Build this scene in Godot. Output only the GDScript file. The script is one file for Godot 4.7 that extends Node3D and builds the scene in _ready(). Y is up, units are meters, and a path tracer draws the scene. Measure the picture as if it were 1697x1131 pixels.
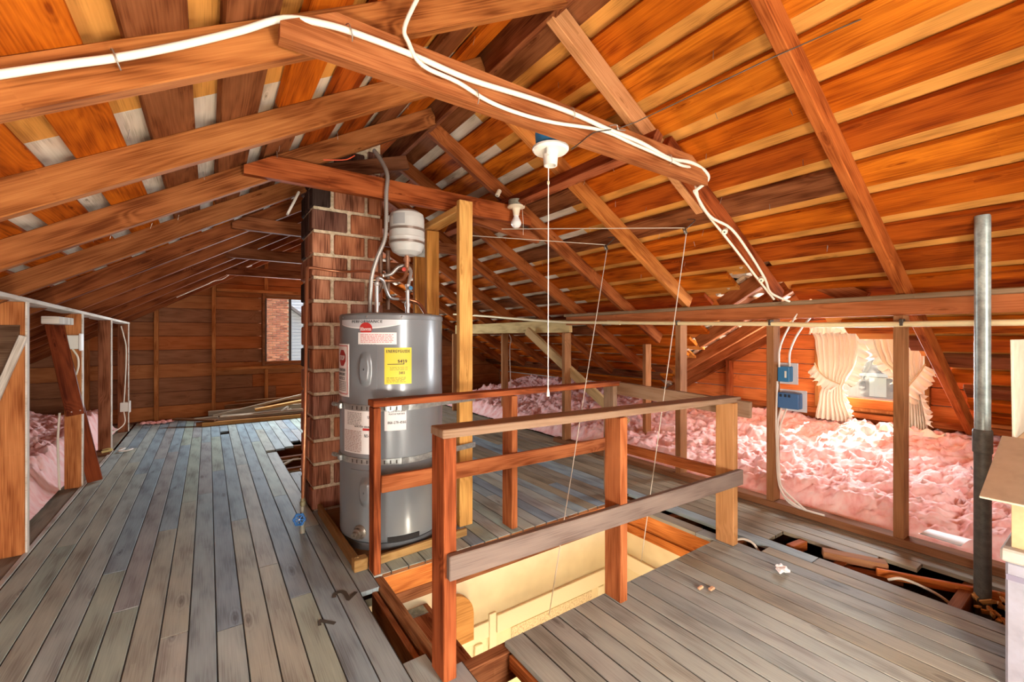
extends Node3D

const CAM_H := 1.1
const SL := 0.583          # roof slope (7 in 12)
const RX := 1.157          # ridge line
const RY := 2.4035         # height of the rafter bottoms at the ridge
const DK := 0.116          # rafter bottoms to deck, measured upright
const CK := 2.3085         # cross gable rafter bottoms: y = CK + SL * z
const CZ := -1.36          # cross gable ridge
var rng := RandomNumberGenerator.new()
var used := {}
var mats := {}
var tex := {}

# ---------------------------------------------------------------- mesh builder
class MB:
	var v := PackedVector3Array()
	var n := PackedVector3Array()
	var uv := PackedVector2Array()
	func tri(a: Vector3, b: Vector3, c: Vector3, nn: Vector3, ua := Vector2.ZERO, ub := Vector2.ZERO, uc := Vector2.ZERO) -> void:
		if (b - a).cross(c - a).dot(nn) > 0.0:
			var t := b; b = c; c = t
			var tu := ub; ub = uc; uc = tu
		v.append(a); v.append(b); v.append(c)
		n.append(nn); n.append(nn); n.append(nn)
		uv.append(ua); uv.append(ub); uv.append(uc)
	func quad(a: Vector3, b: Vector3, c: Vector3, d: Vector3, nn: Vector3, ua := Vector2.ZERO, ub := Vector2.RIGHT, uc := Vector2.ONE, ud := Vector2.DOWN) -> void:
		tri(a, b, c, nn, ua, ub, uc)
		tri(a, c, d, nn, ua, uc, ud)
	func stri(a: Vector3, b: Vector3, c: Vector3, na: Vector3, nb: Vector3, nc: Vector3, ua: Vector2, ub: Vector2, uc: Vector2) -> void:
		if (b - a).cross(c - a).dot(na + nb + nc) > 0.0:
			var t := b; b = c; c = t
			t = nb; nb = nc; nc = t
			var tu := ub; ub = uc; uc = tu
		v.append(a); v.append(b); v.append(c)
		n.append(na); n.append(nb); n.append(nc)
		uv.append(ua); uv.append(ub); uv.append(uc)
	# chamfered box, long axis x; grain runs along x
	func box(x: Transform3D, s: Vector3, bev := 0.003, uo := Vector2.ZERO) -> void:
		var h := s * 0.5
		var bv: float = min(bev, min(h.x, min(h.y, h.z)) * 0.45)
		var axes := [Vector3.RIGHT, Vector3.UP, Vector3.BACK]
		var i := h - Vector3(bv, bv, bv)
		for a in 3:
			var b: int = (a + 1) % 3
			var c: int = (a + 2) % 3
			for sg in [-1.0, 1.0]:
				var p := []
				for q in [[-1, -1], [1, -1], [1, 1], [-1, 1]]:
					var w := Vector3.ZERO
					w[a] = sg * h[a]; w[b] = q[0] * i[b]; w[c] = q[1] * i[c]
					p.append(w)
				var nn := Vector3.ZERO
				nn[a] = sg
				face(x, p, nn, uo, a)
			# edges parallel to axis a
			for q in [[-1, -1], [1, -1], [1, 1], [-1, 1]]:
				var p2 := []
				for e in [[-1, 0], [1, 0], [1, 1], [-1, 1]]:
					var w := Vector3.ZERO
					w[a] = e[0] * i[a]
					if e[1] == 0:
						w[b] = q[0] * h[b]; w[c] = q[1] * i[c]
					else:
						w[b] = q[0] * i[b]; w[c] = q[1] * h[c]
					p2.append(w)
				var ne := Vector3.ZERO
				ne[b] = q[0]; ne[c] = q[1]
				face(x, p2, ne.normalized(), uo, b if a != b else c)
		for sx in [-1.0, 1.0]:
			for sy in [-1.0, 1.0]:
				for sz in [-1.0, 1.0]:
					var nn := Vector3(sx, sy, sz).normalized()
					var s3 := Vector3(sx, sy, sz)
					tri(x * (s3 * Vector3(h.x, i.y, i.z)), x * (s3 * Vector3(i.x, h.y, i.z)), x * (s3 * Vector3(i.x, i.y, h.z)), x.basis * nn, uo, uo, uo)
	func face(x: Transform3D, p: Array, nn: Vector3, uo: Vector2, a: int) -> void:
		var u := []
		for w in p:
			if a == 0: u.append(Vector2(w.y * 0.2, w.z / 0.4) + uo)
			elif a == 1: u.append(Vector2(w.x / 1.6, w.z / 0.4) + uo)
			else: u.append(Vector2(w.x / 1.6, w.y / 0.4) + uo + Vector2(0, 0.37))
		quad(x * p[0], x * p[1], x * p[2], x * p[3], (x.basis * nn).normalized(), u[0], u[1], u[2], u[3])
	# polygon in xy (any winding, ear clipped), extruded along z by +-d/2
	func prism(x: Transform3D, poly: PackedVector2Array, d: float, uo := Vector2.ZERO) -> void:
		var idx := Geometry2D.triangulate_polygon(poly)
		for sg in [-1.0, 1.0]:
			for k in range(0, idx.size(), 3):
				var q := []
				for j in 3:
					var p: Vector2 = poly[idx[k + j]]
					q.append(Vector3(p.x, p.y, sg * d * 0.5))
				tri(x * q[0], x * q[1], x * q[2], x.basis * Vector3(0, 0, sg), Vector2(q[0].x / 1.6, q[0].y / 0.4) + uo, Vector2(q[1].x / 1.6, q[1].y / 0.4) + uo, Vector2(q[2].x / 1.6, q[2].y / 0.4) + uo)
		var cw := Geometry2D.is_polygon_clockwise(poly)
		for k in poly.size():
			var a: Vector2 = poly[k]
			var b: Vector2 = poly[(k + 1) % poly.size()]
			var e := (b - a).normalized()
			var nn := Vector3(-e.y, e.x, 0) if cw else Vector3(e.y, -e.x, 0)
			var l := a.distance_to(b)
			quad(x * Vector3(a.x, a.y, -d / 2), x * Vector3(b.x, b.y, -d / 2), x * Vector3(b.x, b.y, d / 2), x * Vector3(a.x, a.y, d / 2), x.basis * nn, uo, uo + Vector2(l / 1.6, 0), uo + Vector2(l / 1.6, d / 0.4), uo + Vector2(0, d / 0.4))
	func tube(pts: Array, r: float, sides := 8, sy := 1.0, caps := true) -> void:
		var m := pts.size()
		var prev := Vector3.ZERO
		var rings := []
		var nor := []
		for k in m:
			var t: Vector3 = (pts[min(k + 1, m - 1)] - pts[max(k - 1, 0)]).normalized()
			var up := prev
			if k == 0:
				up = Vector3.UP if absf(t.y) < 0.9 else Vector3.RIGHT
			up = (up - t * up.dot(t)).normalized()
			prev = up
			var sd := t.cross(up)
			var ring := []
			var nr := []
			for j in sides:
				var a := TAU * j / sides
				var d := up * cos(a) * sy + sd * sin(a)
				ring.append(pts[k] + d * r)
				nr.append((up * cos(a) + sd * sin(a) * sy).normalized())
			rings.append(ring); nor.append(nr)
		var run := 0.0
		for k in m - 1:
			var l: float = pts[k].distance_to(pts[k + 1])
			for j in sides:
				var j2 := (j + 1) % sides
				var u0 := Vector2(run, float(j) / sides); var u1 := Vector2(run + l, float(j) / sides)
				var u2 := Vector2(run + l, float(j + 1) / sides); var u3 := Vector2(run, float(j + 1) / sides)
				stri(rings[k][j], rings[k + 1][j], rings[k + 1][j2], nor[k][j], nor[k + 1][j], nor[k + 1][j2], u0, u1, u2)
				stri(rings[k][j], rings[k + 1][j2], rings[k][j2], nor[k][j], nor[k + 1][j2], nor[k][j2], u0, u2, u3)
			run += l
		if caps:
			for e in [0, m - 1]:
				var t: Vector3 = (pts[1] - pts[0]).normalized() * -1.0 if e == 0 else (pts[m - 1] - pts[m - 2]).normalized()
				for j in sides:
					tri(pts[e], rings[e][j], rings[e][(j + 1) % sides], t)
	# profile: Vector2(radius, height) from the bottom up, turned about y
	func lathe(x: Transform3D, prof: Array, segs := 24, smooth := true) -> void:
		for k in prof.size() - 1:
			var a: Vector2 = prof[k]
			var b: Vector2 = prof[k + 1]
			var e := b - a
			if e.length() < 1e-6: continue
			var pn := Vector2(e.y, -e.x).normalized()
			for j in segs:
				var t0 := TAU * j / segs
				var t1 := TAU * (j + 1) / segs
				var c0 := Vector3(cos(t0), 0, sin(t0)); var c1 := Vector3(cos(t1), 0, sin(t1))
				var n0 := x.basis * (c0 * pn.x + Vector3(0, pn.y, 0)); var n1 := x.basis * (c1 * pn.x + Vector3(0, pn.y, 0))
				if not smooth:
					n0 = (n0 + n1).normalized(); n1 = n0
				var p0 := x * (c0 * a.x + Vector3(0, a.y, 0)); var p1 := x * (c1 * a.x + Vector3(0, a.y, 0))
				var p2 := x * (c1 * b.x + Vector3(0, b.y, 0)); var p3 := x * (c0 * b.x + Vector3(0, b.y, 0))
				var u0 := Vector2(float(j) / segs, a.y); var u1 := Vector2(float(j + 1) / segs, a.y)
				var u2 := Vector2(float(j + 1) / segs, b.y); var u3 := Vector2(float(j) / segs, b.y)
				if a.x > 1e-6: stri(p0, p1, p2, n0, n1, n1, u0, u1, u2)
				if b.x > 1e-6: stri(p0, p2, p3, n0, n1, n0, u0, u2, u3)
	# a smooth grid of points [row][col]
	func grid(g: Array, us := 1.0, vs := 1.0, flip := false) -> void:
		var R := g.size()
		var Cn: int = g[0].size()
		var nr := []
		for i in R:
			var row := []
			for j in Cn:
				var dx: Vector3 = g[i][min(j + 1, Cn - 1)] - g[i][max(j - 1, 0)]
				var dy: Vector3 = g[min(i + 1, R - 1)][j] - g[max(i - 1, 0)][j]
				var q := dx.cross(dy).normalized()
				row.append(-q if flip else q)
			nr.append(row)
		for i in R - 1:
			for j in Cn - 1:
				var u0 := Vector2(us * j / (Cn - 1), vs * i / (R - 1)); var u2 := Vector2(us * (j + 1) / (Cn - 1), vs * (i + 1) / (R - 1))
				stri(g[i][j], g[i][j + 1], g[i + 1][j + 1], nr[i][j], nr[i][j + 1], nr[i + 1][j + 1], u0, Vector2(u2.x, u0.y), u2)
				stri(g[i][j], g[i + 1][j + 1], g[i + 1][j], nr[i][j], nr[i + 1][j + 1], nr[i + 1][j], u0, u2, Vector2(u0.x, u2.y))
	func mesh() -> ArrayMesh:
		var a := []
		a.resize(Mesh.ARRAY_MAX)
		a[Mesh.ARRAY_VERTEX] = v; a[Mesh.ARRAY_NORMAL] = n; a[Mesh.ARRAY_TEX_UV] = uv
		var m := ArrayMesh.new()
		m.add_surface_from_arrays(Mesh.PRIMITIVE_TRIANGLES, a)
		return m

# ---------------------------------------------------------------- naming and tagging
func numbered(called: String) -> String:
	var k: int = used.get(called, 0)
	used[called] = k + 1
	return called if k == 0 else "%s_%03d" % [called, k]

func tag(o: Node3D, label: String, category: String, group := "") -> Node3D:
	o.set_meta("label", label); o.set_meta("category", category)
	if group: o.set_meta("group", group)
	return o

func thing(called: String, label: String, category: String, at := Vector3.ZERO, group := "") -> Node3D:
	var o := Node3D.new()
	o.name = numbered(called); add_child(o); o.position = at
	return tag(o, label, category, group)

func struct_root(called: String, at := Vector3.ZERO) -> Node3D:
	var o := Node3D.new()
	o.name = numbered(called); add_child(o); o.position = at
	o.set_meta("kind", "structure")
	return o

func gx(o: Node) -> Transform3D:
	var t := Transform3D.IDENTITY
	while o != null and o != self:
		t = o.transform * t
		o = o.get_parent()
	return t

# mesh given in local axes xf (world), put under par
func put(par: Node3D, called: String, mesh: Mesh, mat: Material, xf := Transform3D.IDENTITY) -> MeshInstance3D:
	var o := MeshInstance3D.new()
	o.mesh = mesh
	o.material_override = mat
	if par == null or par == self:
		o.name = numbered(called); add_child(o); o.transform = xf
	else:
		o.name = called; par.add_child(o, true); o.transform = gx(par).affine_inverse() * xf
	return o

# mesh given in world coordinates; the node sits at "at"
func put_w(par: Node3D, called: String, mb: MB, mat: Material, at: Vector3) -> MeshInstance3D:
	for i in mb.v.size(): mb.v[i] -= at
	return put(par, called, mb.mesh(), mat, Transform3D(Basis.IDENTITY, at))

func ruv() -> Vector2:
	return Vector2(rng.randf(), rng.randf())

func axes_from(a: Vector3, b: Vector3, up: Vector3) -> Transform3D:
	var x := (b - a).normalized()
	var z := x.cross(up).normalized()
	var y := z.cross(x)
	return Transform3D(Basis(x, y, z), (a + b) * 0.5)

# square-edged stick of timber from a to b: h along up, t across
func timber(par: Node3D, called: String, a: Vector3, b: Vector3, h: float, t: float, mat: Material, up := Vector3.UP, bev := 0.003) -> MeshInstance3D:
	var mb := MB.new()
	mb.box(Transform3D.IDENTITY, Vector3(a.distance_to(b), h, t), bev, ruv())
	return put(par, called, mb.mesh(), mat, axes_from(a, b, up))

func bx(par: Node3D, called: String, lo: Vector3, hi: Vector3, mat: Material, bev := 0.003) -> MeshInstance3D:
	var mb := MB.new()
	var s := hi - lo
	mb.box(Transform3D.IDENTITY, s, bev, ruv())
	return put(par, called, mb.mesh(), mat, Transform3D(Basis.IDENTITY, (lo + hi) * 0.5))

func post(par: Node3D, called: String, x0: float, x1: float, z0: float, z1: float, y0: float, y1: float, mat: Material) -> MeshInstance3D:
	var mb := MB.new()
	mb.box(Transform3D.IDENTITY, Vector3(y1 - y0, x1 - x0, z1 - z0), 0.003, ruv())
	return put(par, called, mb.mesh(), mat, Transform3D(Basis(Vector3.UP, Vector3.LEFT, Vector3.BACK), Vector3((x0 + x1) / 2, (y0 + y1) / 2, (z0 + z1) / 2)))

func smooth_path(p: Array, k := 5) -> Array:
	var o := []
	for i in p.size() - 1:
		var a: Vector3 = p[max(i - 1, 0)]; var b: Vector3 = p[i]; var c: Vector3 = p[i + 1]; var d: Vector3 = p[min(i + 2, p.size() - 1)]
		for j in k:
			o.append(b.cubic_interpolate(c, a, d, float(j) / k))
	o.append(p[p.size() - 1])
	return o

func cable(par: Node3D, called: String, p: Array, r: float, mat: Material, sy := 1.0, k := 5, sides := 8) -> MeshInstance3D:
	var mb := MB.new()
	mb.tube(smooth_path(p, k) if k > 1 else p, r, sides, sy)
	return put_w(par, called, mb, mat, p[0])

func turned(par: Node3D, called: String, prof: Array, at: Vector3, mat: Material, basis := Basis.IDENTITY, segs := 24) -> MeshInstance3D:
	var mb := MB.new()
	mb.lathe(Transform3D.IDENTITY, prof, segs)
	return put(par, called, mb.mesh(), mat, Transform3D(basis, at))

# y axis of a turned part along d
func along(d: Vector3) -> Basis:
	var y := d.normalized()
	var x := (Vector3.UP if absf(y.y) < 0.9 else Vector3.RIGHT).cross(y).normalized()
	return Basis(x, y, x.cross(y))

# ---------------------------------------------------------------- materials
func noise(sd: int, fr: float, w: int, h: int, oct := 3) -> PackedByteArray:
	var f := FastNoiseLite.new()
	f.seed = sd; f.frequency = fr; f.fractal_octaves = oct; f.noise_type = FastNoiseLite.TYPE_SIMPLEX_SMOOTH
	var im := f.get_seamless_image(w, h)
	im.convert(Image.FORMAT_L8)
	return im.get_data()

func stretched(sd: int, fr: float, w0: int, h0: int, w: int, h: int) -> PackedByteArray:
	var f := FastNoiseLite.new()
	f.seed = sd; f.frequency = fr; f.fractal_octaves = 3; f.noise_type = FastNoiseLite.TYPE_SIMPLEX_SMOOTH
	var im := f.get_seamless_image(w0, h0)
	im.resize(w, h, Image.INTERPOLATE_CUBIC)
	im.convert(Image.FORMAT_L8)
	return im.get_data()

func wood_texture(sd: int, dark: Color, mid: Color, light: Color, fibre: float, blot: float, rings: float, knots: int) -> ImageTexture:
	var W := 768; var H := 384
	var fb := stretched(sd, 0.2, 40, H, W, H)
	var bl := stretched(sd + 1, 0.02, 192, 192, W, H)
	var sl := stretched(sd + 2, 0.014, 48, 192, W, H)
	var r := RandomNumberGenerator.new()
	r.seed = sd
	var kn := []
	for k in knots: kn.append(Vector3(r.randf() * W, r.randf() * H, r.randf_range(8.0, 15.0)))
	var out := PackedByteArray()
	out.resize(W * H * 3)
	for y in H:
		for x in W:
			var i := y * W + x
			var s := sl[i] / 255.0
			var ring := 0.5 + 0.5 * sin((s * 14.0 + y * 0.09) * 2.2)
			var q := 0.5 + (fb[i] / 255.0 - 0.5) * fibre + (bl[i] / 255.0 - 0.5) * blot + (ring - 0.5) * rings
			for k in kn:
				var dx: float = (x - k.x) * 0.55
				var dy: float = y - k.y
				var d: float = sqrt(dx * dx + dy * dy) / k.z
				if d < 2.2: q -= 0.55 * max(0.0, 1.0 - d) + 0.16 * sin(d * 9.0) * max(0.0, 1.0 - d / 2.2)
			var c := dark.lerp(mid, clampf(q * 2.0, 0, 1)) if q < 0.5 else mid.lerp(light, clampf(q * 2.0 - 1.0, 0, 1))
			out[i * 3] = int(clampf(c.r, 0, 1) * 255); out[i * 3 + 1] = int(clampf(c.g, 0, 1) * 255); out[i * 3 + 2] = int(clampf(c.b, 0, 1) * 255)
	var im := Image.create_from_data(W, H, false, Image.FORMAT_RGB8, out)
	im.generate_mipmaps()
	return ImageTexture.create_from_image(im)

func blotch_texture(sd: int, fr: float, a: Color, b: Color, c: Color, W := 384) -> ImageTexture:
	var n1 := noise(sd, fr, W, W, 4)
	var n2 := noise(sd + 5, fr * 4.0, W, W, 3)
	var out := PackedByteArray()
	out.resize(W * W * 3)
	for i in W * W:
		var q := n1[i] / 255.0 * 0.7 + n2[i] / 255.0 * 0.3
		var col := a.lerp(b, clampf(q * 2.0, 0, 1)) if q < 0.5 else b.lerp(c, clampf(q * 2.0 - 1.0, 0, 1))
		out[i * 3] = int(col.r * 255); out[i * 3 + 1] = int(col.g * 255); out[i * 3 + 2] = int(col.b * 255)
	var im := Image.create_from_data(W, W, false, Image.FORMAT_RGB8, out)
	im.generate_mipmaps()
	return ImageTexture.create_from_image(im)

func wood(t: String, tint: Color, rough := 0.8) -> StandardMaterial3D:
	var key := t + tint.to_html() + str(rough)
	if not mats.has(key):
		var m := StandardMaterial3D.new()
		m.albedo_texture = tex[t]
		m.albedo_color = tint
		m.roughness = rough
		m.metallic_specular = 0.2
		mats[key] = m
	return mats[key]

func flat(c: Color, rough := 0.6, metal := 0.0) -> StandardMaterial3D:
	var key := "f" + c.to_html() + str(rough) + str(metal)
	if not mats.has(key):
		var m := StandardMaterial3D.new()
		m.albedo_color = c; m.roughness = rough; m.metallic = metal
		mats[key] = m
	return mats[key]

func tri_mat(t: String, tint: Color, sc: float, rough := 0.9, metal := 0.0) -> StandardMaterial3D:
	var key := "t" + t + tint.to_html() + str(sc) + str(rough) + str(metal)
	if not mats.has(key):
		var m := StandardMaterial3D.new()
		m.albedo_texture = tex[t]; m.albedo_color = tint
		m.uv1_triplanar = true; m.uv1_world_triplanar = true; m.uv1_scale = Vector3(sc, sc, sc)
		m.roughness = rough; m.metallic = metal
		mats[key] = m
	return mats[key]

func rgb(r: int, g: int, b: int) -> Color:
	return Color8(r, g, b)

# ================================================================ the scene
func _ready() -> void:
	rng.seed = 20240
	set_camera_and_light()
	make_textures()
	build_floor()
	build_roof()
	build_walls()
	build_stairwell()
	build_rafters()
	build_knee_walls()
	build_railing()
	build_insulation()
	build_chimney()
	build_heater()
	build_wiring()
	build_right_side()
	build_far_side()
	build_outside()

func set_camera_and_light() -> void:
	var cam := Camera3D.new()
	cam.name = "camera"
	add_child(cam)
	cam.position = Vector3(0, CAM_H, 0)
	cam.rotation.y = -deg_to_rad(34.816)
	# 724 px focal length in a 1697 x 1131 frame, lens shifted by 8.5 px
	var near := 0.05
	cam.set_frustum(near * 1131.0 / 724.0, Vector2(0, -near * 8.5 / 724.0), near, 200.0)
	cam.current = true

	var sky_mat := PhysicalSkyMaterial.new()
	sky_mat.turbidity = 6.0
	sky_mat.ground_color = Color(0.35, 0.34, 0.32)
	sky_mat.energy_multiplier = 2.1
	var sky := Sky.new()
	sky.sky_material = sky_mat
	var env := Environment.new()
	env.background_mode = Environment.BG_SKY
	env.sky = sky
	env.tonemap_mode = Environment.TONE_MAPPER_LINEAR
	env.tonemap_exposure = 1.12
	env.sdfgi_enabled = true; env.ssao_enabled = true; env.ssil_enabled = true
	var we := WorldEnvironment.new()
	we.name = "world_environment"
	we.environment = env
	add_child(we)

	var sun := DirectionalLight3D.new()
	sun.name = "sun"
	add_child(sun)
	sun.look_at_from_position(Vector3(8.0, 8.2, -0.6), Vector3(0, 0, -1.8))
	sun.light_energy = 10.0
	sun.light_color = Color(1.0, 0.96, 0.9)
	sun.light_angular_distance = 0.6
	sun.shadow_enabled = true

	# fill light at the added window of the near gable, unseen behind the camera
	var day := AreaLight3D.new()
	day.name = "added_window_fill"
	add_child(day)
	day.position = Vector3(1.2, 1.18, 2.54)
	day.area_size = Vector2(1.15, 1.0)
	day.light_energy = 11.0
	day.light_color = Color(1.0, 0.985, 0.96)
	day.shadow_enabled = true
	day.area_range = 30.0

	# sky light that the far and the right window let in
	for q in [[Vector3(1.15, 1.18, -7.17), Vector2(0.9, 0.92), 0.0, 9.0], [Vector3(4.46, 0.86, -1.355), Vector2(0.68, 0.5), -PI / 2.0, 6.0]]:
		var wl := AreaLight3D.new()
		wl.name = "window_daylight"
		add_child(wl, true)
		wl.position = q[0]; wl.area_size = q[1]
		wl.rotation.y = q[2] + PI if q[2] == 0.0 else -q[2]
		if q[2] != 0.0: wl.rotation.x = 0.45
		wl.light_energy = q[3]; wl.light_color = Color(0.93, 0.97, 1.0)
		wl.shadow_enabled = true; wl.area_range = 30.0

	build_fill_lamp(Vector3(0.9, 0.0, 0.55), 0.36, Vector3(1.8, 1.4, -2.5), "added fill light on a low tripod standing behind the camera on the right")
	build_fill_lamp(Vector3(-0.5, 0.0, 0.45), 0.32, Vector3(0.1, 1.3, -3.5), "added fill light on a shorter tripod standing behind the camera on the left")

# an added fill light on a tripod, out of view behind the camera
func build_fill_lamp(at: Vector3, tall: float, to: Vector3, label: String) -> void:
	var o := thing("added_fill_light", label, "lamp", at)
	var blk := flat(rgb(40, 40, 42), 0.5)
	turned(o, "pole", [Vector2(0, 0.1), Vector2(0.012, 0.1), Vector2(0.012, tall - 0.1), Vector2(0, tall - 0.1)], at, blk)
	for k in 3:
		var d := Vector3(sin(k * TAU / 3.0), 0, cos(k * TAU / 3.0))
		cable(o, "leg", [at + Vector3(0, 0.2, 0), at + d * 0.25 + Vector3(0, 0.01, 0)], 0.01, blk, 1.0, 1)
	var aim := (to - (at + Vector3(0, tall, 0))).normalized()
	var hb := along(aim)
	var hp := at + Vector3(0, tall, 0)
	turned(o, "housing", [Vector2(0, -0.1), Vector2(0.07, -0.1), Vector2(0.14, -0.01), Vector2(0.15, 0.0), Vector2(0.13, 0.0), Vector2(0.12, -0.012), Vector2(0, -0.012)], hp, blk, hb)
	var em := StandardMaterial3D.new()
	em.albedo_color = Color(0.9, 0.9, 0.9)
	em.emission_enabled = true; em.emission = Color(1.0, 0.95, 0.88); em.emission_energy_multiplier = 3.0
	turned(o, "frosted_face", [Vector2(0, -0.01), Vector2(0.125, -0.01), Vector2(0.12, -0.004), Vector2(0, -0.002)], hp, em, hb)
	var l := OmniLight3D.new()
	l.name = "fill_light"
	o.add_child(l)
	l.position = hp - at + aim * 0.16
	l.light_energy = 2.6
	l.light_color = Color(1.0, 0.96, 0.91)
	l.light_size = 0.14
	l.omni_range = 30.0; l.omni_attenuation = 2.0
	l.shadow_enabled = true

func make_textures() -> void:
	tex.fir = wood_texture(11, Color(0.62, 0.50, 0.40), Color(0.86, 0.80, 0.74), Color(1, 0.98, 0.94), 0.55, 0.7, 0.22, 3)
	tex.fir2 = wood_texture(47, Color(0.56, 0.45, 0.37), Color(0.86, 0.80, 0.74), Color(1, 0.98, 0.94), 0.45, 0.9, 0.28, 5)
	tex.plain = wood_texture(83, Color(0.74, 0.67, 0.58), Color(0.92, 0.88, 0.82), Color(1, 0.99, 0.96), 0.45, 0.45, 0.25, 4)
	tex.paint = wood_texture(131, Color(0.66, 0.62, 0.60), Color(0.90, 0.89, 0.87), Color(1.0, 0.99, 0.96), 0.45, 0.7, 0.0, 2)
	tex.pale = wood_texture(171, Color(0.66, 0.62, 0.57), Color(0.93, 0.91, 0.88), Color(1, 1, 1), 0.4, 0.6, 0.05, 4)
	tex.tile = wood_texture(211, Color(0.45, 0.36, 0.33), Color(0.85, 0.78, 0.74), Color(1, 0.97, 0.94), 1.0, 0.8, 0.0, 0)
	tex.wool = blotch_texture(31, 0.02, Color(0.92, 0.66, 0.64), Color(0.99, 0.88, 0.87), Color(1, 0.99, 0.98))
	tex.mortar = blotch_texture(33, 0.04, Color(0.35, 0.32, 0.29), Color(0.6, 0.57, 0.52), Color(0.78, 0.74, 0.68), 256)
	tex.lime = blotch_texture(41, 0.05, Color(0.62, 0.56, 0.48), Color(0.85, 0.80, 0.72), Color(0.98, 0.95, 0.90), 256)
	tex.galv = blotch_texture(35, 0.03, Color(0.55, 0.57, 0.57), Color(0.75, 0.77, 0.76), Color(0.95, 0.96, 0.94), 256)
	tex.plaster = blotch_texture(37, 0.01, Color(0.90, 0.87, 0.80), Color(0.96, 0.94, 0.88), Color(1, 0.99, 0.95), 256)
	tex.card = blotch_texture(39, 0.02, Color(0.85, 0.84, 0.82), Color(0.95, 0.94, 0.92), Color(1, 1, 1), 256)

# ---------------------------------------------------------------- floor
func build_floor() -> void:
	var fl := struct_root("floor")
	var tones := [rgb(178, 194, 195), rgb(163, 183, 192), rgb(149, 169, 185), rgb(181, 189, 180), rgb(174, 192, 184), rgb(167, 174, 178), rgb(156, 179, 193), rgb(187, 195, 191)]
	var mids := [rgb(164, 169, 164), rgb(154, 160, 158), rgb(170, 172, 163), rgb(158, 161, 153), rgb(166, 169, 165)]
	var warm := [rgb(161, 152, 133), rgb(152, 144, 126), rgb(170, 161, 140), rgb(156, 150, 137)]
	var pitch := 0.085
	var seams := MB.new()
	for k in range(-8, 37):
		var x0 := -0.06 + pitch * k
		var x1 := x0 + pitch - (0.006 if x0 > 0.84 else 0.0045)
		var xm := x0 + pitch * 0.5
		# spans of this row, minus the openings
		var spans := [[-7.24, 2.6]]
		if xm > 0.60 and xm < 2.235: spans = cut(spans, -1.998, -1.31)
		if xm > 0.53 and xm < 0.62: spans = cut(spans, -1.905, -1.415)
		if xm > 0.71 and xm < 0.86: spans = cut(spans, -1.4, -0.55)
		if xm > 0.09 and xm < 0.18: spans = cut(spans, -6.03, -5.85)
		if xm > 0.43 and xm < 0.52: spans = cut(spans, -4.78, -4.68)
		if xm > 0.52 and xm < 0.61: spans = cut(spans, -4.79, -3.90)
		if xm > 0.61 and xm < 0.70: spans = cut(spans, -4.84, -3.98)
		if xm > 0.70 and xm < 0.79: spans = cut(spans, -5.06, -3.95)
		if xm > 0.53 and xm < 1.0: spans = cut(spans, -3.36, -2.965)
		if xm > 2.32 and xm < 2.40: spans = cut(spans, -2.04, -1.107)
		if xm > 2.49 and xm < 2.575: spans = cut(spans, -0.93, -0.15)
		if xm > 2.53 and xm < 2.66: spans = cut(spans, -1.148, -0.15)
		if xm > 2.66 and xm < 2.75: spans = cut(spans, -0.74, -0.15)
		if xm > 2.75 and xm < 2.83: spans = cut(spans, -0.60, -0.15)
		for sp in spans:
			if x0 < 2.9: seams.box(Transform3D(Basis.IDENTITY, Vector3((x1 + x0 + pitch) / 2, -0.0085, (sp[0] + sp[1]) / 2)), Vector3(x0 + pitch - x1 + 0.002, 0.012, sp[1] - sp[0]), 0.0005)
			var z: float = sp[0]
			while z < sp[1] - 0.001:
				var l := rng.randf_range(1.3, 3.2)
				var ze: float = min(z + l, sp[1])
				if sp[1] - ze < 0.35: ze = sp[1]
				var c: Color = tones[rng.randi() % tones.size()]
				if xm > 0.85 and z > -2.2: c = mids[rng.randi() % mids.size()]
				if xm > 1.9 and rng.randf() < (xm - 1.8) * 1.1: c = warm[rng.randi() % warm.size()]  # browner boards to the right: orange bounce light put into the colour
				var dy := rng.randf_range(-0.0015, 0.0)
				timber(fl, "floor_board", Vector3(xm, -0.01 + dy, z + 0.001), Vector3(xm, -0.01 + dy, ze - 0.0015), 0.02, x1 - x0, wood("paint", c, 0.62), Vector3.UP, 0.0015)
				z = ze
	put_w(fl, "seam_dirt", seams, flat(rgb(46, 39, 33), 0.95), Vector3(1.2, 0, -2.5)).set_meta("kind", "stuff")
	# wide plank that carries the left studs, with a pale edge strip
	timber(fl, "edge_plank", Vector3(-0.86, -0.011, -7.2), Vector3(-0.86, -0.011, 2.6), 0.02, 0.19, wood("paint", rgb(150, 140, 124), 0.8))
	timber(fl, "edge_strip", Vector3(-0.752, 0.003, -5.6), Vector3(-0.752, 0.003, 2.6), 0.008, 0.022, wood("pale", rgb(205, 203, 198), 0.7))
	timber(fl, "edge_nosing", Vector3(0.66, -0.011, -2.0005), Vector3(2.235, -0.011, -2.0005), 0.016, 0.003, wood("fir2", rgb(132, 92, 62), 0.85), Vector3.UP, 0.0005)
	# joists below the boards
	var jm := wood("fir", rgb(150, 98, 62), 0.85)
	var z := -7.0
	while z < 2.5:
		if z < -2.1 or z > -1.25:
			if z > -3.4 and z < -2.92:
				timber(fl, "joist", Vector3(-3.0, -0.095, z), Vector3(0.5, -0.095, z), 0.14, 0.045, jm)
				timber(fl, "joist", Vector3(1.0, -0.095, z), Vector3(4.75, -0.095, z), 0.14, 0.045, jm)
			else:
				timber(fl, "joist", Vector3(-3.0, -0.095, z), Vector3(4.75, -0.095, z), 0.14, 0.045, jm)
		else:
			timber(fl, "joist", Vector3(-3.0, -0.095, z), Vector3(0.53, -0.095, z), 0.14, 0.045, jm)
			timber(fl, "joist", Vector3(2.36, -0.095, z), Vector3(4.75, -0.095, z), 0.14, 0.045, jm)
		z += 0.41
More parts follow.
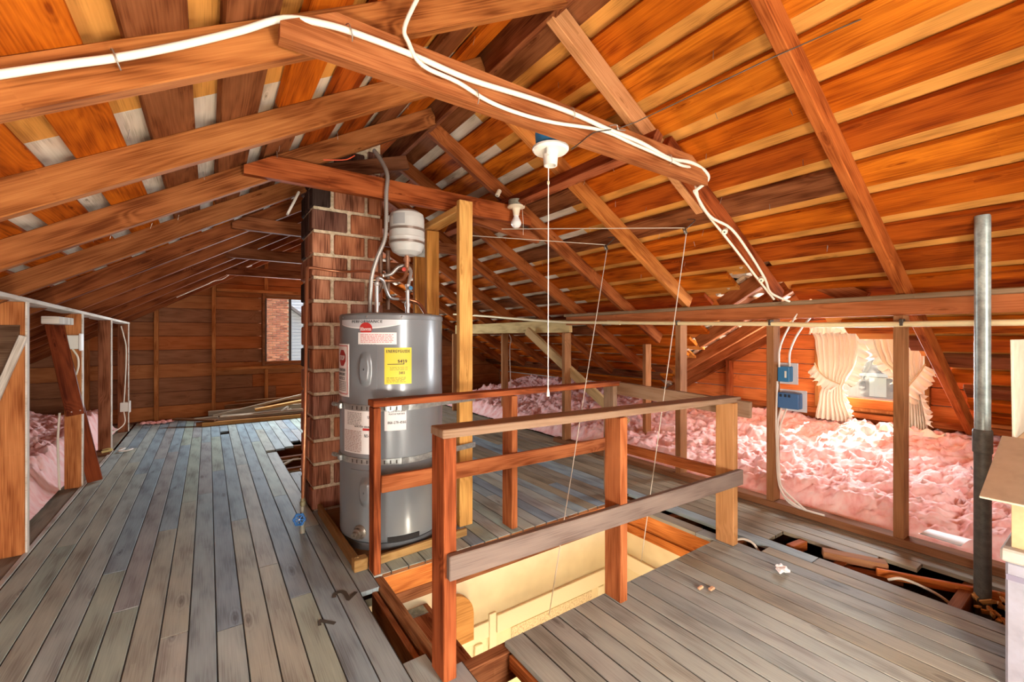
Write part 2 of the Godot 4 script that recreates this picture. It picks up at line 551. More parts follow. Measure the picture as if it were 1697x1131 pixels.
	# laths in the opened bays beside the chimney
	for q in [[0.45, -4.5, 0.78, -4.44], [0.53, -4.12, 0.78, -4.08], [0.5, -4.3, 0.76, -4.62], [0.55, -4.0, 0.8, -4.02]]:
		timber(fl, "lath", Vector3(q[0], -0.05, q[1]), Vector3(q[2], -0.045, q[3]), 0.012, 0.035, wood("pale", rgb(196, 178, 150), 0.8))
	# ceiling of the storey below
	var dk := wood("fir2", rgb(88, 66, 52), 0.95)
	bx(fl, "lower_ceiling", Vector3(-3.2, -0.22, -7.3), Vector3(4.8, -0.17, -2.1), dk)
	bx(fl, "lower_ceiling", Vector3(-3.2, -0.22, -2.1), Vector3(0.52, -0.17, 2.6), dk)
	bx(fl, "lower_ceiling", Vector3(2.39, -0.22, -2.1), Vector3(4.8, -0.17, 2.6), dk)
	bx(fl, "lower_ceiling", Vector3(0.52, -0.22, -1.24), Vector3(2.39, -0.17, 2.6), dk)

func cut(spans: Array, a: float, b: float) -> Array:
	var o := []
	for s in spans:
		if b <= s[0] or a >= s[1]: o.append(s); continue
		if a > s[0] + 0.02: o.append([s[0], a])
		if b < s[1] - 0.02: o.append([b, s[1]])
	return o

# ---------------------------------------------------------------- roof
func ly(x: float) -> float: return RY + SL * (x - RX)      # left rafter bottoms
func ry(x: float) -> float: return RY - SL * (x - RX)      # right rafter bottoms

func near_edge(x: float) -> float:                          # ragged near edge of the hole under the cross gable
	if x < 3.0: return -1.34
	if x < 3.4: return -1.25
	if x < 3.6: return -1.13
	if x < 3.8: return -0.85
	if x < 4.0: return -0.73
	return -0.67

func build_roof() -> void:
	var deck := [rgb(202, 108, 22), rgb(190, 98, 20), rgb(210, 120, 28), rgb(172, 84, 20), rgb(196, 102, 18), rgb(140, 88, 54)]
	var nl := Vector3(-SL, 1, 0).normalized()
	var nr := Vector3(SL, 1, 0).normalized()
	var stops := [-7.24, -5.64, -4.36, -3.09, -1.90, -0.10, 1.1, 2.6]
	var stops_r := [-7.24, -5.75, -4.50, -3.25, -2.0, -0.724, 0.5, 2.6]
	var cosl := 1.0 / sqrt(1.0 + SL * SL)
	var L := struct_root("ceiling")
	for i in range(-17, 6):
		var a := 0.037 + 0.1865 * i
		var w := rng.randf_range(0.114, 0.122)
		var zs := pick_joints(stops)
		for s in zs.size() - 1:
			var xm := a + w * 0.5
			var p := Vector3(xm, ly(xm) + DK, 0) + nl * 0.015
			timber(L, "sheathing_board", Vector3(p.x, p.y, zs[s] + 0.002), Vector3(p.x, p.y, zs[s + 1] - 0.002), 0.030, w / cosl, wood("fir" if rng.randf() < 0.6 else "fir2", deck[rng.randi() % deck.size()], 0.75), nl)
		# shingle course above, seen through the gap
		var g := a + w - 0.02
		var q := Vector3(g + 0.04, ly(g + 0.04) + DK, 0) + nl * 0.046
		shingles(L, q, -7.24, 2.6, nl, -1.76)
	var R := struct_root("ceiling")
	for k in range(-4, 17):
		var a := 1.94 + 0.188 * k
		var w := rng.randf_range(0.118, 0.130)
		var xm := a + w * 0.5
		var zs := pick_joints(stops_r)
		var spans := []
		for s in zs.size() - 1: spans.append([zs[s] + 0.002, zs[s + 1] - 0.002])
		if xm > 2.8: spans = cut(spans, 1.346 - xm + rng.randf_range(-0.12, 0.05), near_edge(xm) + rng.randf_range(-0.05, 0.03))
		for s in spans:
			if s[1] - s[0] < 0.05: continue
			var p := Vector3(xm, ry(xm) + DK, 0) + nr * 0.015
			var dry: Color = deck[rng.randi() % deck.size()]
			timber(R, "sheathing_board", Vector3(p.x, p.y, s[0]), Vector3(p.x, p.y, s[1]), 0.030, w / cosl, wood("fir" if rng.randf() < 0.6 else "fir2", dry, 0.75), nr)
		var g := a + w - 0.02
		var q := Vector3(g + 0.04, ry(g + 0.04) + DK, 0) + nr * 0.046
		var sp2 := [[-7.24, 2.6]]
		if xm > 2.65: sp2 = cut(sp2, 1.32 - xm, near_edge(xm) + 0.02)
		for s in sp2:
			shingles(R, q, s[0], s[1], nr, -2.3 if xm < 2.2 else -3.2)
	# roofing nails that poke through
	var zn := flat(rgb(186, 180, 168), 0.3, 0.8)
	for side in 2:
		var nm := MB.new()
		for k in 32:
			var x := rng.randf_range(-0.6, 1.0) if side == 0 else rng.randf_range(1.3, 2.9)
			var y := (ly(x) if side == 0 else ry(x)) + DK - 0.004
			var z := rng.randf_range(-3.4, -0.8)
			nm.tube([Vector3(x, y + 0.01, z), Vector3(x, y, z) + Vector3(rng.randf_range(-0.012, 0.012), -0.026, rng.randf_range(-0.012, 0.012))], 0.0011, 5)
		put_w(L if side == 0 else R, "roofing_nails", nm, zn, Vector3(1.15, 2.3, -2.0)).set_meta("kind", "stuff")
	# cross gable over the right window
	var G := struct_root("ceiling")
	var nf := Vector3(0, 1, -SL).normalized()
	var nn := Vector3(0, 1, SL).normalized()
	for k in 12:
		var z := CZ - 0.03 - 0.188 * k
		var zm := z - 0.062
		var y := CK + SL * zm + DK
		var xs: float = max(2.73, 1.43 - zm)
		if xs > 4.7: break
		timber(G, "sheathing_board", Vector3(xs, y + 0.01, zm), Vector3(4.78, y + 0.01, zm), 0.022, 0.145, wood("pale", [rgb(232, 206, 176), rgb(222, 192, 160), rgb(214, 176, 140)][k % 3], 0.8), nf)
		timber(G, "shingle_course", Vector3(xs + 0.05, CK + SL * (z - 0.14) + DK + 0.036, z - 0.14), Vector3(4.86, CK + SL * (z - 0.14) + DK + 0.036, z - 0.14), 0.02, 0.219, wood("pale", rgb(230, 214, 190), 0.85), nf, 0.001)
		var z2 := CZ + 0.03 + 0.188 * k + 0.062
		var xs2: float = max(2.73, z2 + 4.20)
		var y2 := CK + SL * (2.0 * CZ - z2) + DK
		timber(G, "sheathing_board", Vector3(xs2, y2 + 0.01, z2), Vector3(4.78, y2 + 0.01, z2), 0.022, 0.145, wood("fir", deck[rng.randi() % deck.size()], 0.75), nn)
		var z3 := z2 + 0.08
		var y3 := CK + SL * (2.0 * CZ - z3) + DK + 0.036
		timber(G, "shingle_course", Vector3(xs2 + 0.08, y3, z3), Vector3(4.86, y3, z3), 0.02, 0.219, wood("pale", rgb(230, 214, 190), 0.85), nn, 0.001)
	for x in [3.12, 3.61, 4.07, 4.40, 4.715]:
		var zv: float = 1.346 - x
		var a := Vector3(x, CK + SL * CZ + 0.05, CZ)
		var b := Vector3(x, CK + SL * zv + 0.05, zv)
		timber(G, "rafter", a, b, 0.1, 0.042, wood("fir", rgb(176, 108, 64), 0.8))
		timber(G, "rafter", a, Vector3(x, a.y - SL * 0.45, CZ + 0.45), 0.1, 0.042, wood("fir", rgb(170, 104, 62), 0.8))
	# added unseen skin over everything, to keep stray sun out
	var paper := flat(rgb(70, 62, 56), 0.95)
	var ex := (5.0 - RX) / cosl
	var cut0 := (2.66 - RX) / cosl
	var mk := func(par, poly, o, bs):
		var pm := MB.new()
		pm.prism(Transform3D.IDENTITY, poly, 0.02)
		put(par, "added_roof_skin", pm.mesh(), paper, Transform3D(bs, o))
	var up := DK + 0.08
	mk.call(L, PackedVector2Array([Vector2(0, -7.45), Vector2(0, 2.75), Vector2(4.95, 2.75), Vector2(4.95, -7.45)]), Vector3(RX, RY + up, 0), Basis(Vector3(-cosl, -SL * cosl, 0), Vector3(0, 0, 1), Vector3(-cosl, -SL * cosl, 0).cross(Vector3(0, 0, 1))))
	var rbs := Basis(Vector3(cosl, -SL * cosl, 0), Vector3(0, 0, 1), Vector3(cosl, -SL * cosl, 0).cross(Vector3(0, 0, 1)))
	mk.call(R, PackedVector2Array([Vector2(0, -7.45), Vector2(0, 2.75), Vector2(ex, 2.75), Vector2(ex, 1.0), Vector2(cut0, CZ), Vector2(ex, 1.18 - 5.0), Vector2(ex, -7.45)]), Vector3(RX, RY + up, 0), rbs)
	for sg in [-1.0, 1.0]:
		var dn := Vector3(0, -SL * cosl, sg * cosl)
		mk.call(G, PackedVector2Array([Vector2(2.66, 0), Vector2(5.1, 0), Vector2(5.1, 2.44 / cosl)]), Vector3(0, CK + SL * CZ + up, CZ), Basis(Vector3.RIGHT, dn, Vector3.RIGHT.cross(dn)))
	# ridge board and outer weather skin
	var rb := struct_root("trim_1")
	timber(rb, "ridge_board", Vector3(RX, RY + 0.075, -7.24), Vector3(RX, RY + 0.075, 2.6), 0.15, 0.03, wood("fir2", rgb(150, 92, 56), 0.8))
	timber(rb, "ridge_cap", Vector3(RX, RY + DK + 0.075, -7.24), Vector3(RX, RY + DK + 0.075, 2.6), 0.03, 0.3, wood("fir2", rgb(120, 80, 54), 0.9))

# one course of roof shingles above the boards: honey (shaded) near, pale (lit) far, light painted into the colour
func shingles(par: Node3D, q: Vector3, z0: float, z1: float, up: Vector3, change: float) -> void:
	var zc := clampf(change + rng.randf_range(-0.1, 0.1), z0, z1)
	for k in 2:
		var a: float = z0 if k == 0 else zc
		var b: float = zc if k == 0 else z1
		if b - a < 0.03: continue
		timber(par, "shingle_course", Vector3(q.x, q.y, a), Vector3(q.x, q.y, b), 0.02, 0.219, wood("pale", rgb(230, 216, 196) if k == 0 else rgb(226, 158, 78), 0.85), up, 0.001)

func pick_joints(stops: Array) -> Array:
	var zs := [stops[0]]
	var k := 0
	while k < stops.size() - 1:
		k += rng.randi_range(2, 3)
		if k >= stops.size() - 1: break
		zs.append(stops[k])
	zs.append(stops[stops.size() - 1])
	return zs

# ---------------------------------------------------------------- walls
func sided(wall: Node3D, axis: int, face: float, spans_at: Callable, y0: float, y1: float, pitch: float, cols: Array, tx: String) -> void:
	var y := y0
	while y < y1:
		for s in spans_at.call(y, min(y + pitch, y1)):
			if s[1] - s[0] < 0.03: continue
			var cuts := [s[0]]
			var p: float = s[0]
			while s[1] - p > 5.5:
				p += rng.randf_range(3.0, 4.5)
				cuts.append(p)
			cuts.append(s[1])
			for i in cuts.size() - 1:
				var a: float = cuts[i] + 0.001; var b: float = cuts[i + 1] - 0.001
				var ym := y + pitch * 0.5
				var m := wood(tx, cols[rng.randi() % cols.size()], 0.85)
				var off := rng.randf_range(0.0, 0.003)
				if axis == 2: timber(wall, "siding_board", Vector3(a, ym, face + off), Vector3(b, ym, face + off), pitch - 0.006, 0.022, m)
				else: timber(wall, "siding_board", Vector3(face + off, ym, a), Vector3(face + off, ym, b), pitch - 0.006, 0.022, m)
		y += pitch

func half_span(y: float) -> Array:
	return [max(-3.0, RX - (RY + DK + 0.03 - y) / SL), min(4.8, RX + (RY + DK + 0.03 - y) / SL)]

func build_walls() -> void:
	var brown := [rgb(180, 118, 76), rgb(164, 108, 74), rgb(190, 122, 76), rgb(152, 106, 80), rgb(178, 106, 62)]
	var red := [rgb(232, 138, 76), rgb(224, 126, 66), rgb(236, 146, 82), rgb(214, 122, 70)]
	# far gable wall with a window
	var wf := struct_root("wall_far")
	sided(wf, 2, -7.29, func(ya, yb):
		var h := half_span(ya)
		if ya > 0.60 and yb < 1.72: return [[h[0], 0.64], [1.66, h[1]]]
		return [h], 0.0, RY + DK, 0.183, brown, "plain")
	var sm := wood("fir", rgb(196, 134, 82), 0.8)
	for x in [-1.2, -0.548, 0.062, 2.35, 3.2]:
		post(wf, "stud", x - 0.022, x + 0.022, -7.279, -7.195, 0.0, min(ly(x), ry(x)) + 0.1, sm)
	for x in [0.69, 1.62]:
		post(wf, "stud", x - 0.022, x + 0.022, -7.279, -7.195, 0.0, 0.62, sm)
		post(wf, "stud", x - 0.022, x + 0.022, -7.279, -7.195, 1.76, min(ly(x), ry(x)) + 0.1, sm)
	timber(wf, "sill_rail", Vector3(0.09, 0.645, -7.237), Vector3(2.32, 0.645, -7.237), 0.042, 0.084, sm)
	timber(wf, "head_rail", Vector3(0.09, 1.735, -7.237), Vector3(2.32, 1.735, -7.237), 0.042, 0.084, sm)
	bx(wf, "outer_skin", Vector3(-3.1, -0.2, -7.40), Vector3(0.60, 1.3, -7.302), brick_plain())
	bx(wf, "outer_skin", Vector3(1.70, -0.2, -7.40), Vector3(4.8, 1.3, -7.302), brick_plain())
	bx(wf, "outer_skin", Vector3(0.60, -0.2, -7.40), Vector3(1.70, 0.60, -7.302), brick_plain())
	var pg := MB.new()
	pg.prism(Transform3D.IDENTITY, PackedVector2Array([Vector2(-0.95, 1.3), Vector2(0.6, 1.3), Vector2(0.6, 1.72), Vector2(1.70, 1.72), Vector2(1.70, 1.3), Vector2(3.25, 1.3), Vector2(RX, RY + DK + 0.06)]), 0.09)
	put(wf, "outer_gable", pg.mesh(), brick_plain(), Transform3D(Basis.IDENTITY, Vector3(0, 0, -7.35)))
	var wn := struct_root("window_1")
	var fm := wood("fir", rgb(150, 106, 74), 0.6)
	bx(wn, "jamb", Vector3(0.64, 0.67, -7.39), Vector3(0.675, 1.715, -7.20), fm)
	bx(wn, "jamb", Vector3(1.625, 0.67, -7.39), Vector3(1.66, 1.715, -7.20), fm)
	bx(wn, "head", Vector3(0.675, 1.68, -7.39), Vector3(1.625, 1.715, -7.20), fm)
	bx(wn, "sill", Vector3(0.675, 0.67, -7.39), Vector3(1.625, 0.69, -7.20), fm)
	var dkm := flat(rgb(62, 52, 46), 0.5)
	for q in [[0.675, 1.03, -7.33], [1.0, 1.625, -7.37]]:
		var s := bx(wn, "sash_rail", Vector3(q[0], 0.69, q[2]), Vector3(q[1], 0.72, q[2] + 0.025), dkm)
		bx(wn, "sash_rail", Vector3(q[0], 1.65, q[2]), Vector3(q[1], 1.68, q[2] + 0.025), dkm)
		bx(wn, "sash_stile", Vector3(q[0], 0.72, q[2]), Vector3(q[0] + 0.03, 1.65, q[2] + 0.025), dkm)
		bx(wn, "sash_stile", Vector3(q[1] - 0.03, 0.72, q[2]), Vector3(q[1], 1.65, q[2] + 0.025), dkm)
		bx(wn, "pane", Vector3(q[0] + 0.03, 0.72, q[2] + 0.01), Vector3(q[1] - 0.03, 1.65, q[2] + 0.014), glass(), 0.0)
	# right wall under the eave and inside the cross gable
	var wr := struct_root("wall_right")
	sided(wr, 0, 4.747, func(ya, yb):
		var hg: float = (CK + SL * CZ + DK + 0.05 - yb) / SL
		var r := [CZ - hg - 0.06, CZ + hg + 0.06]
		if yb < ry(4.745) + DK + 0.08: r = [-7.24, 2.6]
		if ya > 0.42 and yb < 1.17: return [[r[0], -1.755], [-0.955, r[1]]]
		return [r], -0.02, 1.63, 0.1415, red, "plain")
	for z in [-2.57, -0.42, -3.4, -4.6]:
		var t: float = CK + SL * z + 0.02 if z > -3.0 and z < CZ else (CK + SL * (2 * CZ - z) + 0.02 if z > CZ else 0.38)
		post(wr, "stud", 4.65, 4.733, z - 0.022, z + 0.022, 0.0, max(0.3, t), wood("fir", rgb(188, 112, 68), 0.8))
	timber(wr, "sill_rail", Vector3(4.69, 0.405, -2.55), Vector3(4.69, 0.405, -0.44), 0.042, 0.083, wood("fir", rgb(190, 116, 66), 0.8))
	bx(wr, "outer_skin", Vector3(4.76, -0.2, -7.4), Vector3(4.86, 0.42, 2.7), flat(rgb(190, 188, 180), 0.8))
	for q in [[-3.0, -1.76], [-0.95, 0.35]]:
		bx(wr, "outer_skin", Vector3(4.76, 0.42, q[0]), Vector3(4.86, 0.62 if q[1] > 0 else 0.6, q[1]), flat(rgb(190, 188, 180), 0.8))
	var pr := MB.new()
	pr.prism(Transform3D.IDENTITY, PackedVector2Array([Vector2(-3.1, 0.6), Vector2(-1.76, 0.6), Vector2(-1.76, 1.16), Vector2(-0.95, 1.16), Vector2(-0.95, 0.6), Vector2(0.4, 0.6), Vector2(CZ, 1.68)]), 0.09)
	put(wr, "outer_gable", pr.mesh(), flat(rgb(190, 188, 180), 0.8), Transform3D(Basis(Vector3(0, 0, 1), Vector3.UP, Vector3(-1, 0, 0)), Vector3(4.81, 0, 0)))
	var w2 := struct_root("window_2")
	var wm := wood("fir", rgb(184, 124, 74), 0.6)
	var wh := flat(rgb(225, 226, 222), 0.5)
	bx(w2, "jamb", Vector3(4.70, 0.44, -1.755), Vector3(4.85, 1.16, -1.725), wm)
	bx(w2, "jamb", Vector3(4.70, 0.44, -0.985), Vector3(4.85, 1.16, -0.955), wm)
	bx(w2, "head", Vector3(4.70, 1.13, -1.725), Vector3(4.85, 1.16, -0.985), wm)
	bx(w2, "sill", Vector3(4.68, 0.44, -1.725), Vector3(4.87, 0.465, -0.985), wm)
	bx(w2, "outer_sill", Vector3(4.80, 0.466, -1.72), Vector3(5.05, 0.485, -0.99), wh)
	for q in [[0.487, 0.52], [1.10, 1.13]]: bx(w2, "sash_rail", Vector3(4.80, q[0], -1.72), Vector3(4.83, q[1], -0.99), wh)
	for q in [[-1.72, -1.69], [-1.02, -0.99]]: bx(w2, "sash_stile", Vector3(4.80, 0.52, q[0]), Vector3(4.83, 1.10, q[1]), wh)
	bx(w2, "pane", Vector3(4.813, 0.52, -1.69), Vector3(4.817, 1.10, -1.02), glass(), 0.0)
	# low left wall at the eave and the near gable behind the camera
	var wl := struct_root("wall_left")
	bx(wl, "skin", Vector3(-3.05, -0.2, -7.4), Vector3(-2.95, 0.12, 2.7), wood("fir2", rgb(130, 88, 60), 0.9))
	var wb := struct_root("wall_near")
	sided(wb, 2, 2.62, func(ya, yb):
		var h := half_span(ya)
		if ya > 0.60 and yb < 1.72: return [[h[0], 0.60], [1.80, h[1]]]
		return [h], 0.0, RY + DK, 0.183, brown, "fir2")
	var pb := MB.new()
	pb.prism(Transform3D.IDENTITY, PackedVector2Array([Vector2(-3.0, -0.2), Vector2(4.8, -0.2), Vector2(4.8, 0.4), Vector2(3.0, 1.45), Vector2(RX, RY + DK + 0.06), Vector2(-3.0, 0.1)]), 0.02)
	var w3 := struct_root("window_3")  # unseen window added to the near gable for fill light
	bx(w3, "jamb", Vector3(0.57, 0.66, 2.55), Vector3(0.61, 1.74, 2.72), fm)
	bx(w3, "jamb", Vector3(1.79, 0.66, 2.55), Vector3(1.83, 1.74, 2.72), fm)
	bx(w3, "head", Vector3(0.57, 1.70, 2.55), Vector3(1.83, 1.74, 2.72), fm)
	bx(w3, "sill", Vector3(0.57, 0.62, 2.55), Vector3(1.83, 0.66, 2.72), fm)
	bx(w3, "pane", Vector3(0.61, 0.66, 2.64), Vector3(1.79, 1.70, 2.644), glass(), 0.0)

func brick_plain() -> Material:
	return tri_mat("mortar", rgb(190, 110, 86), 1.0)

func glass() -> Material:
	if not mats.has("glass"):
		var m := StandardMaterial3D.new()
		m.transparency = BaseMaterial3D.TRANSPARENCY_ALPHA
		m.albedo_color = Color(0.95, 0.98, 1.0, 0.06)
		m.roughness = 0.02
		mats["glass"] = m
	return mats["glass"]

# ---------------------------------------------------------------- stairwell
func build_stairwell() -> void:
	var cream := tri_mat("plaster", rgb(236, 228, 206), 0.8, 0.7)
	var w := struct_root("wall_stair")
	bx(w, "plaster_panel", Vector3(0.50, -2.5, -2.12), Vector3(2.42, -0.165, -2.052), cream)
	bx(w, "plaster_panel", Vector3(2.335, -2.5, -2.05), Vector3(2.40, -0.2, -0.3), cream)
	bx(w, "plaster_panel", Vector3(0.50, -2.5, -2.05), Vector3(0.56, -0.2, -0.3), cream)
	bx(w, "plaster_panel", Vector3(0.50, -2.5, -0.3), Vector3(2.42, -0.225, -0.24), cream)
	bx(w, "lower_landing", Vector3(0.50, -2.56, -2.12), Vector3(2.42, -2.5, -0.24), wood("plain", rgb(170, 120, 78), 0.5))
	var trim := flat(rgb(232, 222, 194), 0.55)
	timber(w, "wall_moulding", Vector3(1.315, -0.50, -2.042), Vector3(2.33, -0.50, -2.042), 0.10, 0.02, trim)
	timber(w, "wall_moulding", Vector3(0.60, -0.505, -2.042), Vector3(1.262, -0.505, -2.042), 0.09, 0.02, trim)
	timber(w, "wall_moulding", Vector3(1.29, -0.43, -2.045), Vector3(1.29, -1.4, -2.045), 0.045, 0.016, trim, Vector3.RIGHT)
	timber(w, "wall_moulding", Vector3(1.20, -0.57, -2.044), Vector3(1.20, -1.4, -2.044), 0.05, 0.016, trim, Vector3.RIGHT)
	timber(w, "wall_moulding", Vector3(2.14, -0.56, -2.044), Vector3(2.14, -1.4, -2.044), 0.05, 0.016, trim, Vector3.RIGHT)
	timber(w, "wall_moulding", Vector3(2.325, -0.42, -2.04), Vector3(2.325, -0.42, -0.4), 0.09, 0.018, trim)
	bx(w, "rough_plaster_patch", Vector3(1.42, -0.72, -2.05), Vector3(2.06, -0.565, -2.046), tri_mat("lime", rgb(252, 246, 228), 5.0))
	# added unseen lamp in the hall below, to brighten the undersides of the ties
	var up := thing("fill_uplighter", "added unseen uplighter in the hall below the stair opening", "lamp", Vector3(1.45, -2.5, -1.62))
	var bk := flat(rgb(60, 52, 44), 0.5)
	turned(up, "stem", [Vector2(0, 0), Vector2(0.12, 0), Vector2(0.12, 0.02), Vector2(0.012, 0.03), Vector2(0.012, 0.3), Vector2(0, 0.3)], Vector3(1.45, -2.5, -1.62), bk)
	turned(up, "bowl", [Vector2(0.012, 0.29), Vector2(0.09, 0.33), Vector2(0.12, 0.38), Vector2(0.115, 0.38), Vector2(0.085, 0.335), Vector2(0, 0.31)], Vector3(1.45, -2.5, -1.62), bk)
	var ue := StandardMaterial3D.new()
	ue.albedo_color = Color(0.95, 0.9, 0.8); ue.emission_enabled = true; ue.emission = Color(1.0, 0.85, 0.62); ue.emission_energy_multiplier = 3.0
	turned(up, "glowing_disc", [Vector2(0, 0.345), Vector2(0.1, 0.345), Vector2(0.1, 0.35), Vector2(0, 0.352)], Vector3(1.45, -2.5, -1.62), ue)
	var ul := SpotLight3D.new()
	ul.name = "uplight"
	up.add_child(ul)
	ul.position = Vector3(0, 0.37, 0); ul.rotation.x = PI / 2
	ul.spot_angle = 34.0; ul.spot_angle_attenuation = 0.6; ul.spot_range = 12.0; ul.spot_attenuation = 2.0
	ul.light_color = Color(1.0, 0.88, 0.70); ul.light_energy = 5.5; ul.light_size = 0.25; ul.shadow_enabled = true
	# framing round the opening
	var orange := wood("fir", rgb(214, 138, 74), 0.7)
	var brown := wood("fir2", rgb(150, 102, 70), 0.75)
	var t := struct_root("trim_2")
	timber(t, "header_joist", Vector3(0.64, -0.068, -2.024), Vector3(2.30, -0.068, -2.024), 0.095, 0.05, orange)
	timber(t, "ledger", Vector3(0.66, -0.143, -2.022), Vector3(2.30, -0.143, -2.022), 0.055, 0.055, brown)
	timber(t, "header_joist", Vector3(2.272, -0.072, -1.99), Vector3(2.272, -0.072, -1.24), 0.10, 0.05, orange)
	timber(t, "ledger", Vector3(2.27, -0.15, -1.99), Vector3(2.27, -0.15, -1.24), 0.055, 0.06, orange)
	timber(t, "trimmer_joist", Vector3(0.637, -0.055, -1.99), Vector3(0.637, -0.055, -1.36), 0.10, 0.046, wood("fir2", rgb(160, 122, 88), 0.75))
	timber(t, "trimmer_joist", Vector3(0.594, -0.06, -1.905), Vector3(0.594, -0.06, -1.36), 0.09, 0.022, brown)
	timber(t, "cross_joist", Vector3(0.66, -0.075, -1.305), Vector3(2.30, -0.075, -1.305), 0.11, 0.05, brown)
	timber(t, "edge_joist", Vector3(0.885, -0.05, -1.27), Vector3(0.885, -0.05, 0.4), 0.05, 0.03, wood("fir", rgb(190, 120, 70), 0.8))
	# old stair hatch leaf lying below the opening
	var hp := thing("hatch_board", "dark brown hatch board with a metal plate lying low in the stair opening", "board", Vector3(0.86, -0.35, -1.9))
	timber(hp, "board", Vector3(0.785, -0.255, -2.045), Vector3(0.785, -0.255, -1.45), 0.03, 0.235, wood("fir2", rgb(176, 124, 88), 0.75))
	bx(hp, "hinge_plate", Vector3(0.785, -0.240, -2.035), Vector3(0.875, -0.236, -1.965), tri_mat("galv", rgb(190, 190, 186), 4.0, 0.45, 0.7))
	var ar := thing("arched_panel", "tan arched board fixed to the cream wall below the opening", "panel", Vector3(1.03, -0.6, -2.045))
	var pts := PackedVector2Array()
	for k in 15:
		var a := PI * k / 14.0
		pts.append(Vector2(cos(a) * 0.125, sin(a) * 0.125))
	pts.append(Vector2(-0.125, -0.14)); pts.append(Vector2(0.125, -0.14))
	var mb := MB.new()
	mb.prism(Transform3D.IDENTITY, pts, 0.03)
	put(ar, "arch_board", mb.mesh(), wood("plain", rgb(214, 164, 104), 0.6), Transform3D(Basis.IDENTITY, Vector3(1.03, -0.37, -2.03)))
	# added lamp, out of view under the near floor, to brighten the stairwell
	var hl := thing("added_hall_lamp", "added unseen round glass lamp under the floor beside the stair opening", "lamp", Vector3(1.2, -0.24, -0.75))
	var em := StandardMaterial3D.new()
	em.albedo_color = Color(0.95, 0.93, 0.88); em.emission_enabled = true
	em.emission = Color(1.0, 0.90, 0.74); em.emission_energy_multiplier = 3.0
	turned(hl, "globe", [Vector2(0, -0.10), Vector2(0.05, -0.09), Vector2(0.085, -0.06), Vector2(0.095, -0.03), Vector2(0.09, 0.0), Vector2(0, 0.0)], Vector3(1.2, -0.24, -0.75), em)
	turned(hl, "base_ring", [Vector2(0, 0), Vector2(0.1, 0), Vector2(0.1, 0.014), Vector2(0, 0.014)], Vector3(1.2, -0.24, -0.75), flat(rgb(200, 180, 130), 0.4, 0.6))
	var l := OmniLight3D.new()
	l.name = "added_hall_light"
	hl.add_child(l)
	l.position = Vector3(0, -0.18, 0)
	l.light_color = Color(1.0, 0.95, 0.86); l.light_energy = 0.7; l.light_size = 0.08
	l.omni_range = 20.0; l.omni_attenuation = 2.0; l.shadow_enabled = true

